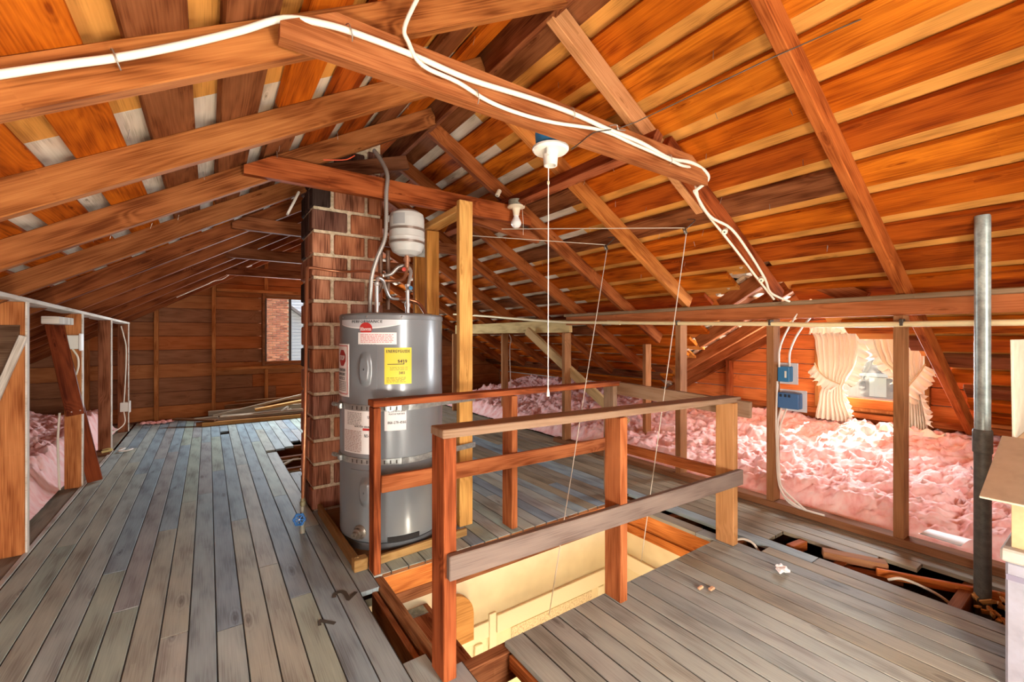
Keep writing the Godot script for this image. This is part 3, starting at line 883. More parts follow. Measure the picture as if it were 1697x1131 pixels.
# ---------------------------------------------------------------- rafters and ties
func build_rafters() -> void:
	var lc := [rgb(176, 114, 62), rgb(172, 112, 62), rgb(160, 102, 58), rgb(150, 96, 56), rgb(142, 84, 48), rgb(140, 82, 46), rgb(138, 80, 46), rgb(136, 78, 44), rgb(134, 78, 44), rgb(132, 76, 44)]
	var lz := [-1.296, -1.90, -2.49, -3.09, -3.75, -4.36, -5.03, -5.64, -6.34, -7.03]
	var ll := ["left-slope rafter nearest the camera, carrying the thick white cable along its side",
		"left-slope rafter with a large dark knot at its lower end, second from the camera",
		"left-slope rafter whose top meets the tie that crosses in front of the brick chimney",
		"left-slope rafter that stops at the left face of the brick chimney",
		"left-slope rafter carrying the first short tie left of the chimney",
		"left-slope rafter just past the first short tie left of the chimney",
		"left-slope rafter carrying the middle short tie left of the chimney",
		"left-slope rafter with a thin cable under it, between the middle and last ties",
		"left-slope rafter carrying the last tie before the far gable wall",
		"left-slope rafter hard against the far gable wall"]
	for k in 10:
		var top := RX - 0.016
		if k == 3: top = 0.50
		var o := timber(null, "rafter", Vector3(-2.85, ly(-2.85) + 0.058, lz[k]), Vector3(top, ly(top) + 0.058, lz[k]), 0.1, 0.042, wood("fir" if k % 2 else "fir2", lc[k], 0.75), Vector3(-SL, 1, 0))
		tag(o, ll[k], "rafter", "left slope rafters")
	# rafters over and behind the camera, outside the picture
	var rest := MB.new()
	for z in [-0.10, 0.5, 1.1, 1.7, 2.3]:
		for s in [-1.0, 1.0]:
			var a := Vector3(RX + s * 0.016, RY + 0.058, z); var b := Vector3(RX + s * 3.5, RY - SL * 3.5 + 0.058, z)
			rest.box(axes_from(a, b, Vector3(s * SL, 1, 0)), Vector3(a.distance_to(b), 0.1, 0.042))
	put(self, "trim_3", rest.mesh(), wood("fir", rgb(180, 118, 72), 0.75)).set_meta("kind", "structure")
	var rz := [-0.724, -1.345, -2.0, -2.62, -3.25, -3.87, -4.5, -5.12, -5.75, -6.37, -7.0]
	var rl2 := ["right-slope rafter nearest the camera, running down past the curtained window",
		"dark lower half of the right-slope rafter that carries porcelain knobs and white cables",
		"right-slope rafter with the rear rope pulley tied to it",
		"right-slope rafter cut off square above the short leaning stud",
		"right-slope rafter that passes behind the weathered diagonal brace",
		"right-slope rafter just right of the bare yellow posts, fifth from the front",
		"right-slope rafter seen low behind the stapled cable stud",
		"right-slope rafter in the dark low corner, seventh from the front",
		"right-slope rafter in the dark low corner, eighth from the front",
		"right-slope rafter in the dark low corner, ninth from the front",
		"right-slope rafter hard against the far gable wall"]
	for k in 11:
		var x0 := RX + 0.016
		var x1 := 4.70
		if k == 1: x0 = 1.86
		if k == 1 or k == 2: x1 = 3.06
		if k == 3: x1 = 3.54
		if k == 4: x1 = 4.2
		if k > 4: x1 = 4.25
		var c := rgb(186, 106, 50) if k < 5 else rgb(166, 98, 52)
		if k == 2: c = rgb(206, 136, 70)
		if k == 3 or k == 4: c = rgb(174, 104, 56)
		if k == 1: c = rgb(166, 88, 46)
		var o := timber(null, "rafter", Vector3(x0, ry(x0) + 0.058, rz[k]), Vector3(x1, ry(x1) + 0.058, rz[k]), 0.1, 0.042, wood("fir" if k % 2 == 0 else "fir2", c, 0.75), Vector3(SL, 1, 0))
		tag(o, rl2[k], "rafter", "right slope rafters")
	var o2 := timber(null, "rafter", Vector3(1.175, ry(1.175) + 0.05, -1.388), Vector3(2.25, ry(2.25) + 0.05, -1.388), 0.1, 0.042, wood("plain", rgb(206, 150, 104), 0.75), Vector3(SL, 1, 0))
	tag(o2, "pale newer rafter piece spliced beside the cable rafter, from ridge to pulley", "rafter", "right slope rafters")
	# collar ties
	var tie := func(z, x0, x1, y0, y1, c, label):
		var run: float = (y1 - y0) / SL
		var p := PackedVector2Array([Vector2(x0, y0), Vector2(x0, y0 + 0.04), Vector2(x0 + (y1 - y0 - 0.04) / SL, y1), Vector2(x1 - (y1 - y0 - 0.04) / SL, y1), Vector2(x1, y0 + 0.04), Vector2(x1, y0)])
		var mb := MB.new()
		for i in p.size(): p[i] -= Vector2((x0 + x1) / 2, y0)
		mb.prism(Transform3D.IDENTITY, p, 0.042, ruv())
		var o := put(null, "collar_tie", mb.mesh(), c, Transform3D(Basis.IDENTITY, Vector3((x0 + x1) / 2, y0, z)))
		tag(o, label, "tie beam", "collar ties between the slopes")
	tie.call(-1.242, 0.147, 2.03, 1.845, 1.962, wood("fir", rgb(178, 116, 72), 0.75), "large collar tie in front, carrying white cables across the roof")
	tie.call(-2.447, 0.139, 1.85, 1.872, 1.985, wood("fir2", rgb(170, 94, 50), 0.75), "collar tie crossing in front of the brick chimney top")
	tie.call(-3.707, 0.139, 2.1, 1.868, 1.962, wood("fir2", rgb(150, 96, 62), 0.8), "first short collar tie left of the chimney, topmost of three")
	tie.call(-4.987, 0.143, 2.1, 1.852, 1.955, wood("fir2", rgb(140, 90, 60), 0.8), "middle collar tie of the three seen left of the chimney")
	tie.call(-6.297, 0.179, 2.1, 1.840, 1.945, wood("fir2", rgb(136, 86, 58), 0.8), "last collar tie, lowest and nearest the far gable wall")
	tag(timber(null, "purlin", Vector3(1.70, 2.005, -1.27), Vector3(1.70, 2.005, -3.4), 0.095, 0.05, wood("fir2", rgb(168, 98, 64), 0.75), Vector3(SL, 1, 0)), "dark red purlin under the right slope that carries the bare bulb", "beam")
	tag(timber(null, "short_brace", Vector3(1.46, 1.945, -2.69), Vector3(2.12, 1.862, -2.69), 0.08, 0.04, wood("fir2", rgb(172, 104, 64), 0.75)), "short brown brace behind the bare light bulb", "brace")
	# header left of the chimney
	tag(timber(null, "chimney_header", Vector3(0.48, 2.085, -2.9), Vector3(1.13, 2.30, -2.9), 0.09, 0.04, wood("fir2", rgb(130, 86, 60), 0.85)), "dark sooty header board against the chimney top", "board")

# ---------------------------------------------------------------- knee walls
func build_knee_walls() -> void:
	var k := thing("knee_wall", "low left stud wall with whitewashed plate and pale plaster edges on its studs", "stud wall", Vector3(-0.79, 0, -4.9))
	var zs := [-3.2, -4.39, -5.55, -6.63]
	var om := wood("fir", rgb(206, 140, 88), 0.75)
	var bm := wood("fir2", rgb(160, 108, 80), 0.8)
	var wm := wood("pale", rgb(236, 232, 224), 0.8)
	for i in 4:
		var ty: float = 1.271 - 0.0115 * i
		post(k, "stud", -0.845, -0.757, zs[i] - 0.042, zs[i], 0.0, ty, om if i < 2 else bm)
		bx(k, "plaster_edge", Vector3(-0.757, 0.0, zs[i] - 0.040), Vector3(-0.749, ty, zs[i] - 0.004), wm)
	timber(k, "top_plate", Vector3(-0.80, 1.303, -1.2), Vector3(-0.80, 1.246, -6.7), 0.022, 0.105, wm)
	bx(k, "sole_block", Vector3(-0.86, 0.0, -5.56), Vector3(-0.745, 0.03, -5.42), wood("fir2", rgb(120, 84, 60), 0.8))
	bx(k, "blocking", Vector3(-0.845, 1.175, -4.22), Vector3(-0.765, 1.222, -3.86), wm)
	var lb := wood("fir2", rgb(136, 66, 34), 0.55)
	var lo := thing("leaning_board", "dark red-brown board leaning in front of the second left stud, nailed at its foot", "board", Vector3(-0.83, 0.53, -4.27))
	timber(lo, "board", Vector3(-0.884, 1.185, -4.335), Vector3(-0.776, 0.535, -4.335), 0.095, 0.024, lb, Vector3(1, 0.15, 0))
	for q in [Vector3(-0.795, 0.56, -4.323), Vector3(-0.75, 0.567, -4.323)]: turned(lo, "nail_head", [Vector2(0, 0), Vector2(0.005, 0), Vector2(0.004, 0.002), Vector2(0, 0.002)], q, flat(rgb(190, 180, 170), 0.3, 0.7), along(Vector3(0, 0, 1)), 8)
	tag(timber(null, "leaning_board", Vector3(-0.80, 0.60, -4.47), Vector3(-0.70, 0.005, -4.50), 0.085, 0.024, lb, Vector3(1, 0.15, 0)), "dark red-brown board leaning behind the foot of the second left stud", "board")
	tag(timber(null, "leaning_strip", Vector3(-0.757, 1.10, -3.185), Vector3(-0.92, 0.50, -3.10), 0.03, 0.024, wm, Vector3(1, 0, 0)), "whitewashed strip leaning across the nearest left stud", "strip")
	var hs := MB.new()
	hs.prism(Transform3D.IDENTITY, PackedVector2Array([Vector2(-1.0, 1.15), Vector2(-0.772, 1.155), Vector2(-0.775, 1.06), Vector2(-0.845, 0.80), Vector2(-1.0, 0.62)]), 0.006, ruv())
	tag(put(null, "hung_sheet", hs.mesh(), wood("fir2", rgb(112, 92, 76), 0.8), Transform3D(Basis.IDENTITY, Vector3(0, 0, -3.196))), "dull brown torn sheet fixed to the face of the nearest left stud", "panel")
	# right wall
	var r := thing("knee_wall", "low right stud wall of grey-brown studs and a long plate, before the pink insulation", "stud wall", Vector3(3.0, 0, -1.6))
	var gm := wood("plain", rgb(164, 118, 82), 0.8)
	var rzs := [-0.72, -1.355, -2.025, -3.34, -4.95, -5.78]
	for z in rzs:
		var x := 3.32 if z == -4.95 else 3.0
		post(r, "stud", x - 0.045, x + 0.045, z - 0.022, z + 0.022, 0.0 if z < -3.5 else 0.0435, 1.208 if z > -3 else 1.13, gm)
	timber(r, "top_plate", Vector3(3.03, 1.252, 2.5), Vector3(3.03, 1.252, -3.36), 0.085, 0.042, wood("plain", rgb(184, 112, 70), 0.8))
	timber(r, "plate_cap", Vector3(3.02, 1.305, 2.5), Vector3(3.02, 1.305, -3.36), 0.025, 0.085, wood("plain", rgb(150, 128, 104), 0.8))
	timber(r, "patched_plate", Vector3(3.06, 1.20, -3.34), Vector3(3.06, 1.195, -5.86), 0.13, 0.042, wood("pale", rgb(214, 190, 136), 0.8))
	timber(r, "sole_plate", Vector3(3.0, 0.0215, 2.5), Vector3(3.0, 0.0215, -3.5), 0.043, 0.09, wood("plain", rgb(140, 98, 70), 0.8))
	tag(post(null, "short_stud", 3.50, 3.585, -2.79, -2.75, 0.0, 1.02, wood("plain", rgb(176, 124, 84), 0.8)), "short stud standing in the insulation under the square-cut rafter", "stud")
	tag(timber(null, "diagonal_brace", Vector3(2.98, 1.16, -3.98), Vector3(3.12, 0.30, -2.66), 0.09, 0.042, wood("pale", rgb(200, 170, 124), 0.8)), "weathered pale diagonal brace leaning behind the middle right stud", "brace")

# ---------------------------------------------------------------- railing round the stair opening
func build_railing() -> void:
	var r := thing("stair_railing", "rough wooden railing of posts and boards round the stair opening", "railing", Vector3(1.45, 0, -1.65))
	var dk := wood("fir2", rgb(168, 96, 58), 0.7)
	var mid := wood("fir", rgb(184, 116, 74), 0.7)
	var pale := wood("plain", rgb(196, 148, 102), 0.75)
	var grey := wood("plain", rgb(150, 126, 108), 0.8)
	# front side
	post(r, "post", 0.610, 0.655, -1.345, -1.252, 0.0, 0.776, dk)
	post(r, "post", 1.388, 1.430, -1.305, -1.215, 0.0, 0.762, mid)
	post(r, "post", 2.250, 2.295, -1.310, -1.212, 0.0, 0.746, pale)
	timber(r, "top_rail", Vector3(0.600, 0.792, -1.285), Vector3(2.34, 0.760, -1.265), 0.028, 0.095, grey)
	var b := timber(r, "brace_board", Vector3(0.617, 0.372, -1.238), Vector3(2.30, 0.36, -1.198), 0.078, 0.026, wood("paint", rgb(132, 116, 108), 0.5))
	b.set_meta("label", "grey worn low board nailed across the front posts")
	# back side
	post(r, "post", 0.622, 0.655, -2.075, -2.0, 0.0, 0.768, dk)
	post(r, "post", 1.415, 1.455, -2.135, -2.035, 0.0, 0.757, mid)
	post(r, "post", 2.255, 2.295, -2.13, -2.04, 0.0, 0.765, grey)
	timber(r, "top_rail", Vector3(0.618, 0.787, -2.035), Vector3(2.315, 0.775, -2.065), 0.030, 0.085, dk)
	timber(r, "mid_rail", Vector3(0.656, 0.412, -2.005), Vector3(2.254, 0.386, -2.02), 0.078, 0.022, mid)
	# right side
	timber(r, "side_board", Vector3(2.308, 0.745, -2.12), Vector3(2.308, 0.715, -1.15), 0.085, 0.024, grey)
	timber(r, "side_board", Vector3(2.285, 0.35, -2.02), Vector3(2.285, 0.355, -1.30), 0.06, 0.022, mid)

# ---------------------------------------------------------------- insulation
func wool_field(called: String, label: String, x0: float, x1: float, z0: float, z1: float, step: float, hf: Callable, sd: int) -> void:
	var f := FastNoiseLite.new()
	f.seed = sd; f.frequency = 1.0; f.fractal_octaves = 3; f.noise_type = FastNoiseLite.TYPE_SIMPLEX_SMOOTH
	f.fractal_type = FastNoiseLite.FRACTAL_RIDGED
	var w := FastNoiseLite.new()
	w.seed = sd + 9; w.frequency = 1.0; w.fractal_octaves = 4; w.noise_type = FastNoiseLite.TYPE_SIMPLEX_SMOOTH
	var g := []
	var nx := int((x1 - x0) / step); var nz := int((z1 - z0) / step)
	for i in nz + 1:
		var row := []
		for j in nx + 1:
			var x := x0 + (x1 - x0) * j / nx; var z := z0 + (z1 - z0) * i / nz
			var wx := w.get_noise_2d(x * 1.7, z * 1.7 + 30.0) * 0.35; var wz := w.get_noise_2d(x * 1.7 + 60.0, z * 1.7) * 0.35
			var big := f.get_noise_2d((x + wx) * 1.6, (z + wz) * 0.95)
			var lump := w.get_noise_2d((x + wx) * 4.2, (z + wz) * 2.6)
			var fine := w.get_noise_2d((x + wx * 0.5) * 13.0 + 20.0, (z + wz) * 6.5)
			var base: float = hf.call(x, z)
			var k := clampf(base / 0.14, 0.0, 1.0)
			row.append(Vector3(x, base + k * (big * 0.050 + lump * 0.050 + absf(fine) * 0.055 + w.get_noise_2d(x * 40.0, z * 22.0) * 0.016), z))
		g.append(row)
	var mb := MB.new()
	mb.grid(g, (x1 - x0) * 1.2, (z1 - z0) * 1.2, true)
	var m := StandardMaterial3D.new()
	m.albedo_texture = tex.wool
	m.albedo_color = rgb(255, 232, 229)
	m.roughness = 1.0
	var o := put_w(null, called, mb, m, Vector3((x0 + x1) / 2, 0, (z0 + z1) / 2))
	tag(o, label, "insulation")
	o.set_meta("kind", "stuff")

func build_insulation() -> void:
	wool_field("insulation", "lumpy pink fibreglass insulation spread right of the long stud wall to the curtained window", 3.05, 4.72, -6.6, 1.2, 0.017, func(x, z):
		var e := smoothstep(3.05, 3.22, x)
		var t: float = 0.015 + e * (0.085 + 0.15 * smoothstep(3.1, 4.4, x) + 0.06 * smoothstep(4.2, 4.65, x))
		if z < -2.4: t *= 0.9 + 0.25 * smoothstep(-2.4, -3.2, z)
		return t * smoothstep(-6.6, -6.2, z), 5)
	wool_field("insulation", "lumpy pink fibreglass insulation behind the low left stud wall", -2.2, -0.86, -6.95, -1.2, 0.022, func(x, z):
		var e := smoothstep(-0.86, -1.02, x)
		return (0.012 + e * 0.20 + 0.10 * smoothstep(-1.2, -2.4, x)) * smoothstep(-6.95, -6.7, z), 17)
	# white facing turned up at the front edge
	var g := []
	for i in 13:
		var row := []
		for j in 9:
			var u := i / 12.0; var v := j / 8.0
			var a := u * 3.6
			var r := 0.035 + 0.045 * v
			row.append(Vector3(3.03 - 0.10 * v - r * sin(a) * 0.9, 0.075 + 0.045 * v + r * (1.0 - cos(a)) * 0.5 - 0.06 * v * u, -0.66 + 0.17 * v + 0.05 * u))
		g.append(row)
	var mb := MB.new()
	mb.grid(g)
	var m := flat(rgb(240, 238, 236), 0.6)
	tag(put_w(null, "paper_facing", mb, m, Vector3(2.95, 0.05, -0.6)), "white facing flap curling up at the front edge of the pink insulation", "facing")
	# a pink tuft on the far left floor
	var tf := MB.new()
	for k in 9:
		var c := Vector3(-0.66 + 0.035 * k + rng.randf_range(-0.02, 0.02), 0.015, -7.0 + rng.randf_range(-0.05, 0.06))
		tf.lathe(Transform3D(Basis.IDENTITY.scaled(Vector3(1, 0.7, 1)), c), [Vector2(0, -0.02), Vector2(0.03, -0.005), Vector2(0.034, 0.012), Vector2(0.02, 0.03), Vector2(0, 0.036)], 8)
	tag(put_w(null, "insulation_tuft", tf, tri_mat("wool", rgb(250, 205, 200), 2.0, 1.0), Vector3(-0.5, 0, -7.0)), "small pink insulation tuft on the floor by the far gable wall", "insulation")

# ---------------------------------------------------------------- chimney
func build_chimney() -> void:
	var c := thing("chimney", "soot-stained brick chimney with thick pale mortar rising behind the water heater", "chimney", Vector3(0.757, 0, -3.16))
	var x0 := 0.534; var x1 := 0.98; var z0 := -3.355; var z1 := -2.962
	var pr := MB.new()
	var top := func(x): return ly(x) + DK + 0.04
	pr.prism(Transform3D.IDENTITY, PackedVector2Array([Vector2(x0 + 0.012, -0.16), Vector2(x1 - 0.012, -0.16), Vector2(x1 - 0.012, top.call(x1)), Vector2(x0 + 0.012, top.call(x0))]), z1 - z0 - 0.024)
	put(c, "mortar_core", pr.mesh(), tri_mat("lime", rgb(246, 236, 218), 2.2, 0.95), Transform3D(Basis.IDENTITY, Vector3(0, 0, (z0 + z1) / 2)))
	var red := [rgb(198, 142, 112), rgb(188, 134, 108), rgb(206, 150, 118), rgb(178, 130, 110), rgb(202, 138, 100)]
	var soot := [rgb(112, 86, 76), rgb(92, 74, 68), rgb(132, 98, 84), rgb(74, 62, 58)]
	var H := 0.1475
	for k in 17:
		var y := 0.004 + H * k
		var h := H - 0.021
		var xa := [x0, 0.76, x1] if k % 2 == 0 else [x0, 0.655, 0.87, x1]
		for j in xa.size() - 1:
			var yt: float = min(y + h, top.call((xa[j] + xa[j + 1]) / 2) - 0.02)
			if yt - y < 0.03: continue
			var pick := soot if k >= 12 and rng.randf() < 0.35 + 0.12 * (k - 12) else red
			var out := rng.randf_range(0.0, 0.006)
			var a: float = xa[j] + (0.011 if j > 0 else 0.0); var b: float = xa[j + 1] - (0.011 if j < xa.size() - 2 else 0.0)
			var o := put(c, "brick", brick_mesh(yt - y, b - a, 0.10), tri_tile(pick[rng.randi() % pick.size()]), Transform3D(Basis(Vector3.UP, Vector3.LEFT, Vector3.BACK), Vector3((a + b) / 2, (y + yt) / 2, z1 - 0.05 + out)))
		# left face
		var za := [z1 - 0.105, z0] if k % 2 == 0 else [z1 - 0.105, -3.21, z0]
		for j in za.size() - 1:
			var yt2: float = min(y + h, top.call(x0) - 0.02)
			if yt2 - y < 0.03: continue
			var pick2 := soot if rng.randf() < 0.35 + (0.3 if k > 11 else 0.0) else red
			put(c, "brick", brick_mesh(yt2 - y, 0.1, za[j] - za[j + 1] - 0.014), tri_tile(pick2[rng.randi() % pick2.size()]), Transform3D(Basis(Vector3.UP, Vector3.LEFT, Vector3.BACK), Vector3(x0 + 0.05 - rng.randf_range(0, 0.004), (y + yt2) / 2, (za[j] + za[j + 1]) / 2)))

func brick_mesh(h: float, w: float, d: float) -> Mesh:
	var mb := MB.new()
	mb.box(Transform3D.IDENTITY, Vector3(h, w, d), 0.006, ruv())
	return mb.mesh()

func tri_tile(c: Color) -> Material:
	return wood("tile", c, 0.9)

# ---------------------------------------------------------------- water heater
const HC := Vector3(0.856, 0.0, -2.416)
const HR := 0.2775

func hp(deg: float, y: float, out := 0.0) -> Vector3:
	var a := deg_to_rad(deg)
	return HC + Vector3(sin(a) * (HR + out), y, cos(a) * (HR + out))

# a patch wrapped on the tank between two angles and two heights
func tank_patch(par: Node3D, called: String, a0: float, a1: float, y0: float, y1: float, out: float, mat: Material, bow := 0.0) -> MeshInstance3D:
	var mb := MB.new()
	var n := 12
	for k in n:
		var p := a0 + (a1 - a0) * k / n; var q := a0 + (a1 - a0) * (k + 1) / n
		var np := Vector3(sin(deg_to_rad(p)), 0, cos(deg_to_rad(p))); var nq := Vector3(sin(deg_to_rad(q)), 0, cos(deg_to_rad(q)))
		var b0 := bow * (1.0 - pow(2.0 * k / n - 1.0, 2)); var b1 := bow * (1.0 - pow(2.0 * (k + 1) / n - 1.0, 2))
		var u0 := Vector2(float(k) / n, 1); var u1 := Vector2(float(k + 1) / n, 1)
		var A := hp(p, y0 - b0, out); var B := hp(q, y0 - b1, out); var Cc := hp(q, y1, out); var D := hp(p, y1, out)
		mb.stri(A, B, Cc, np, nq, nq, u0, u1, Vector2(u1.x, 0))
		mb.stri(A, Cc, D, np, nq, np, u0, Vector2(u1.x, 0), Vector2(u0.x, 0))
		mb.quad(hp(p, y1, 0), hp(q, y1, 0), Cc, D, Vector3.UP)
		mb.quad(hp(p, y0 - b0, 0), hp(q, y0 - b1, 0), B, A, Vector3.DOWN)
	mb.quad(hp(a0, y0, 0), A_(a0, y0, out), A_(a0, y1, out), hp(a0, y1, 0), Vector3(-cos(deg_to_rad(a0)), 0, sin(deg_to_rad(a0))))
	mb.quad(hp(a1, y0, 0), A_(a1, y0, out), A_(a1, y1, out), hp(a1, y1, 0), Vector3(cos(deg_to_rad(a1)), 0, -sin(deg_to_rad(a1))))
	return put_w(par, called, mb, mat, hp((a0 + a1) / 2, (y0 + y1) / 2, out))

func A_(a: float, y: float, o: float) -> Vector3: return hp(a, y, o)

# lettering bent round the tank; deg is its middle
func wrap_text(par: Node3D, called: String, txt: String, deg: float, y: float, size: float, width_deg: float, out: float, mat: Material, font := "Droid Sans") -> void:
	var arr := text_arrays(txt, size, font)
	if arr.is_empty(): return
	var vs: PackedVector3Array = arr[0]
	var lo := 1e9; var hi := -1e9
	for p in vs: lo = min(lo, p.x); hi = max(hi, p.x)
	var sc: float = deg_to_rad(width_deg) * HR / max(hi - lo, 1e-4) if width_deg > 0.0 else 1.0
	var ov := PackedVector3Array(); var on := PackedVector3Array(); var ou := PackedVector2Array()
	for p in vs:
		var a: float = deg_to_rad(deg) + (p.x - (lo + hi) / 2) * sc / HR
		var nn := Vector3(sin(a), 0, cos(a))
		ov.append(HC + nn * (HR + out + max(p.z, 0.0) * 0.3) + Vector3(0, y + p.y, 0)); on.append(nn); ou.append(Vector2.ZERO)
	var mb := MB.new()
	mb.v = ov; mb.n = on; mb.uv = ou
	put_w(par, called, mb, mat, hp(deg, y, out))

# triangles of a line of text in the xy plane, centred on the origin
func text_arrays(txt: String, size: float, font := "Droid Sans", bold := true) -> Array:
	var tm := TextMesh.new()
	var sf := SystemFont.new()
	sf.font_names = PackedStringArray([font])
	if bold: sf.font_weight = 700
	tm.font = sf; tm.text = txt; tm.font_size = 32; tm.pixel_size = size / 32.0; tm.depth = 0.002; tm.curve_step = 2.0
	var a := tm.get_mesh_arrays() if tm.get_surface_count() > 0 else []
	if a.is_empty(): return []
	var vs: PackedVector3Array = a[Mesh.ARRAY_VERTEX]
	var ix = a[Mesh.ARRAY_INDEX]
	var o := PackedVector3Array()
	if ix == null or ix.size() == 0: o = vs
	else:
		for i in ix: o.append(vs[i])
	return [o]

func flat_text(par: Node3D, called: String, txt: String, size: float, xf: Transform3D, mat: Material, font := "Droid Sans") -> void:
	var arr := text_arrays(txt, size, font)
	if arr.is_empty(): return
	var mb := MB.new()
	for p in arr[0]:
		mb.v.append(p); mb.n.append(Vector3.BACK); mb.uv.append(Vector2.ZERO)
	put(par, called, mb.mesh(), mat, xf)

func lines_on_tank(par: Node3D, called: String, a0: float, a1: float, y0: float, y1: float, n: int, th: float, out: float, mat: Material) -> void:
	var mb := MB.new()
	for k in n:
		var y := y1 - (y1 - y0) * (k + 0.5) / n
		var a := a0
		while a < a1 - 1.0:
			var w := rng.randf_range(1.2, 5.0)
			var b: float = min(a + w, a1)
			var nn := Vector3(sin(deg_to_rad((a + b) / 2)), 0, cos(deg_to_rad((a + b) / 2)))
			mb.quad(hp(a, y - th / 2, out), hp(b, y - th / 2, out), hp(b, y + th / 2, out), hp(a, y + th / 2, out), nn)
			a = b + 0.7
	put_w(par, called, mb, mat, hp((a0 + a1) / 2, (y0 + y1) / 2, out))

func build_heater() -> void:
	# drain pan of timber under the tank
	var pan := thing("drain_pan", "low wooden pan of thin rails under the grey water heater", "pan", Vector3(0.83, 0, -2.5))
	var pm := wood("plain", rgb(176, 146, 98), 0.8)
	timber(pan, "rail", Vector3(0.565, 0.03, -2.90), Vector3(0.572, 0.03, -2.10), 0.06, 0.022, wood("plain", rgb(136, 106, 70), 0.8))
	timber(pan, "rail", Vector3(0.66, 0.02, -2.095), Vector3(1.17, 0.02, -2.125), 0.04, 0.022, pm)
	timber(pan, "rail", Vector3(1.16, 0.03, -2.90), Vector3(1.16, 0.03, -2.26), 0.06, 0.022, pm)
	bx(pan, "base_sheet", Vector3(0.585, 0.0015, -2.9), Vector3(1.145, 0.014, -2.14), wood("plain", rgb(120, 96, 72), 0.8))
	bx(pan, "corner_block", Vector3(0.555, 0.0, -2.125), Vector3(0.62, 0.055, -2.075), pm)

	var h := thing("water_heater", "tall grey strapped water heater with yellow energy label beside the brick chimney", "water heater", HC)
	var skin := StandardMaterial3D.new()
	skin.albedo_color = rgb(114, 119, 122); skin.metallic = 0.0; skin.roughness = 0.28
	skin.clearcoat_enabled = true; skin.clearcoat = 0.5; skin.clearcoat_roughness = 0.15
	var rim := flat(rgb(112, 113, 114), 0.35)
	turned(h, "tank_jacket", [Vector2(0, 0.05), Vector2(0.262, 0.05), Vector2(0.2745, 0.06), Vector2(HR, 0.075), Vector2(HR, 0.475), Vector2(HR - 0.003, 0.478), Vector2(HR, 0.481), Vector2(HR, 1.185)], HC, skin, Basis.IDENTITY, 72)
	turned(h, "base_ring", [Vector2(0, 0.014), Vector2(0.268, 0.014), Vector2(0.268, 0.05), Vector2(0, 0.05)], HC, flat(rgb(84, 86, 88), 0.5), Basis.IDENTITY, 48)
	turned(h, "top_cap", [Vector2(HR - 0.001, 1.183), Vector2(HR + 0.003, 1.186), Vector2(HR + 0.003, 1.205), Vector2(HR - 0.004, 1.214), Vector2(HR - 0.05, 1.221), Vector2(0.1, 1.226), Vector2(0, 1.226)], HC, rim, Basis.IDENTITY, 72)
	for d in [-82.0, -46.0, -10.0, 26.0]:
		turned(h, "cap_screw", [Vector2(0, 0), Vector2(0.005, 0), Vector2(0.004, 0.003), Vector2(0, 0.004)], hp(d, 1.196, 0.002), flat(rgb(170, 170, 170), 0.3, 0.8), along(Vector3(sin(deg_to_rad(d)), 0, cos(deg_to_rad(d)))), 8)
	# access covers with raised oval
	for q in [[-66.5, -35.3, 0.805, 1.058], [-66.5, -35.3, 0.205, 0.42]]:
		var cv := tank_patch(h, "access_cover", q[0], q[1], q[2], q[3], 0.004, skin)
		var mb := MB.new()
		var ym: float = (q[2] + q[3]) / 2
		var hh: float = (q[3] - q[2]) * 0.36
		var rows := []
		for i in 13:
			var row := []
			var t := i / 12.0
			for j in 29:
				var a := TAU * j / 28.0
				var rr: float = lerp(1.0, 0.0, pow(t, 1.0)) if t > 0.0 else 1.0
				var yy := sin(a); var xx := cos(a)
				var sx := 7.6; var sy := hh
				# a capsule outline
				var cap := sy - 0.045
				var py: float = clampf(yy * 1.6, -1, 1) * cap + yy * 0.045
				var px := xx * sx
				var lift := 0.004 + 0.016 * smoothstep(0.0, 0.45, t)
				row.append(hp(-47.5 + px * rr, ym + py * rr, lift))
			rows.append(row)
		mb.grid(rows, 1, 1)
		put_w(cv, "raised_oval", mb, skin, hp(-47.5, ym))
	var white := flat(rgb(228, 226, 222), 0.5)
	var lg := flat(rgb(196, 198, 200), 0.35, 0.1)
	var ink := flat(rgb(48, 46, 46), 0.7)
	var redm := flat(rgb(178, 44, 40), 0.5)
	var pinkink := flat(rgb(206, 120, 124), 0.7)
	# brand band with round badge
	var band := tank_patch(h, "brand_band", -85.0, -11.0, 1.158, 1.182, 0.002, white, 0.022)
	tank_patch(band, "band_face", -84.5, -11.5, 1.160, 1.181, 0.0026, lg, 0.018)
	wrap_text(band, "lettering", "PERFORMANCE", -47.0, 1.172, 0.018, 35.0, 0.0032, ink)
	var bd := MB.new()
	for j in 28:
		var a := TAU * j / 28.0; var b := TAU * (j + 1) / 28.0
		var nn := Vector3(sin(deg_to_rad(-47)), 0, cos(deg_to_rad(-47)))
		bd.tri(hp(-47, 1.138, 0.0042), hp(-47 + cos(a) * 7.2, 1.138 + sin(a) * 0.030, 0.0036), hp(-47 + cos(b) * 7.2, 1.138 + sin(b) * 0.030, 0.0036), nn)
	var badge := put_w(h, "round_badge", bd, redm, hp(-47, 1.138, 0.003))
	wrap_text(badge, "lettering", "Rheem", -47.0, 1.134, 0.022, 12.5, 0.005, white, "Droid Serif")
	var wl := tank_patch(h, "warning_sticker", -56.0, -15.3, 1.057, 1.117, 0.004, white)
	wl.set_meta("label", "white sticker with small red print")
	lines_on_tank(wl, "red_print", -53.0, -18.5, 1.065, 1.11, 6, 0.0035, 0.0047, pinkink)
	var sk := tank_patch(h, "stop_sticker", -103.0, -70.2, 0.785, 1.058, 0.003, white)
	sk.set_meta("label", "white sticker with red stop sign and border")
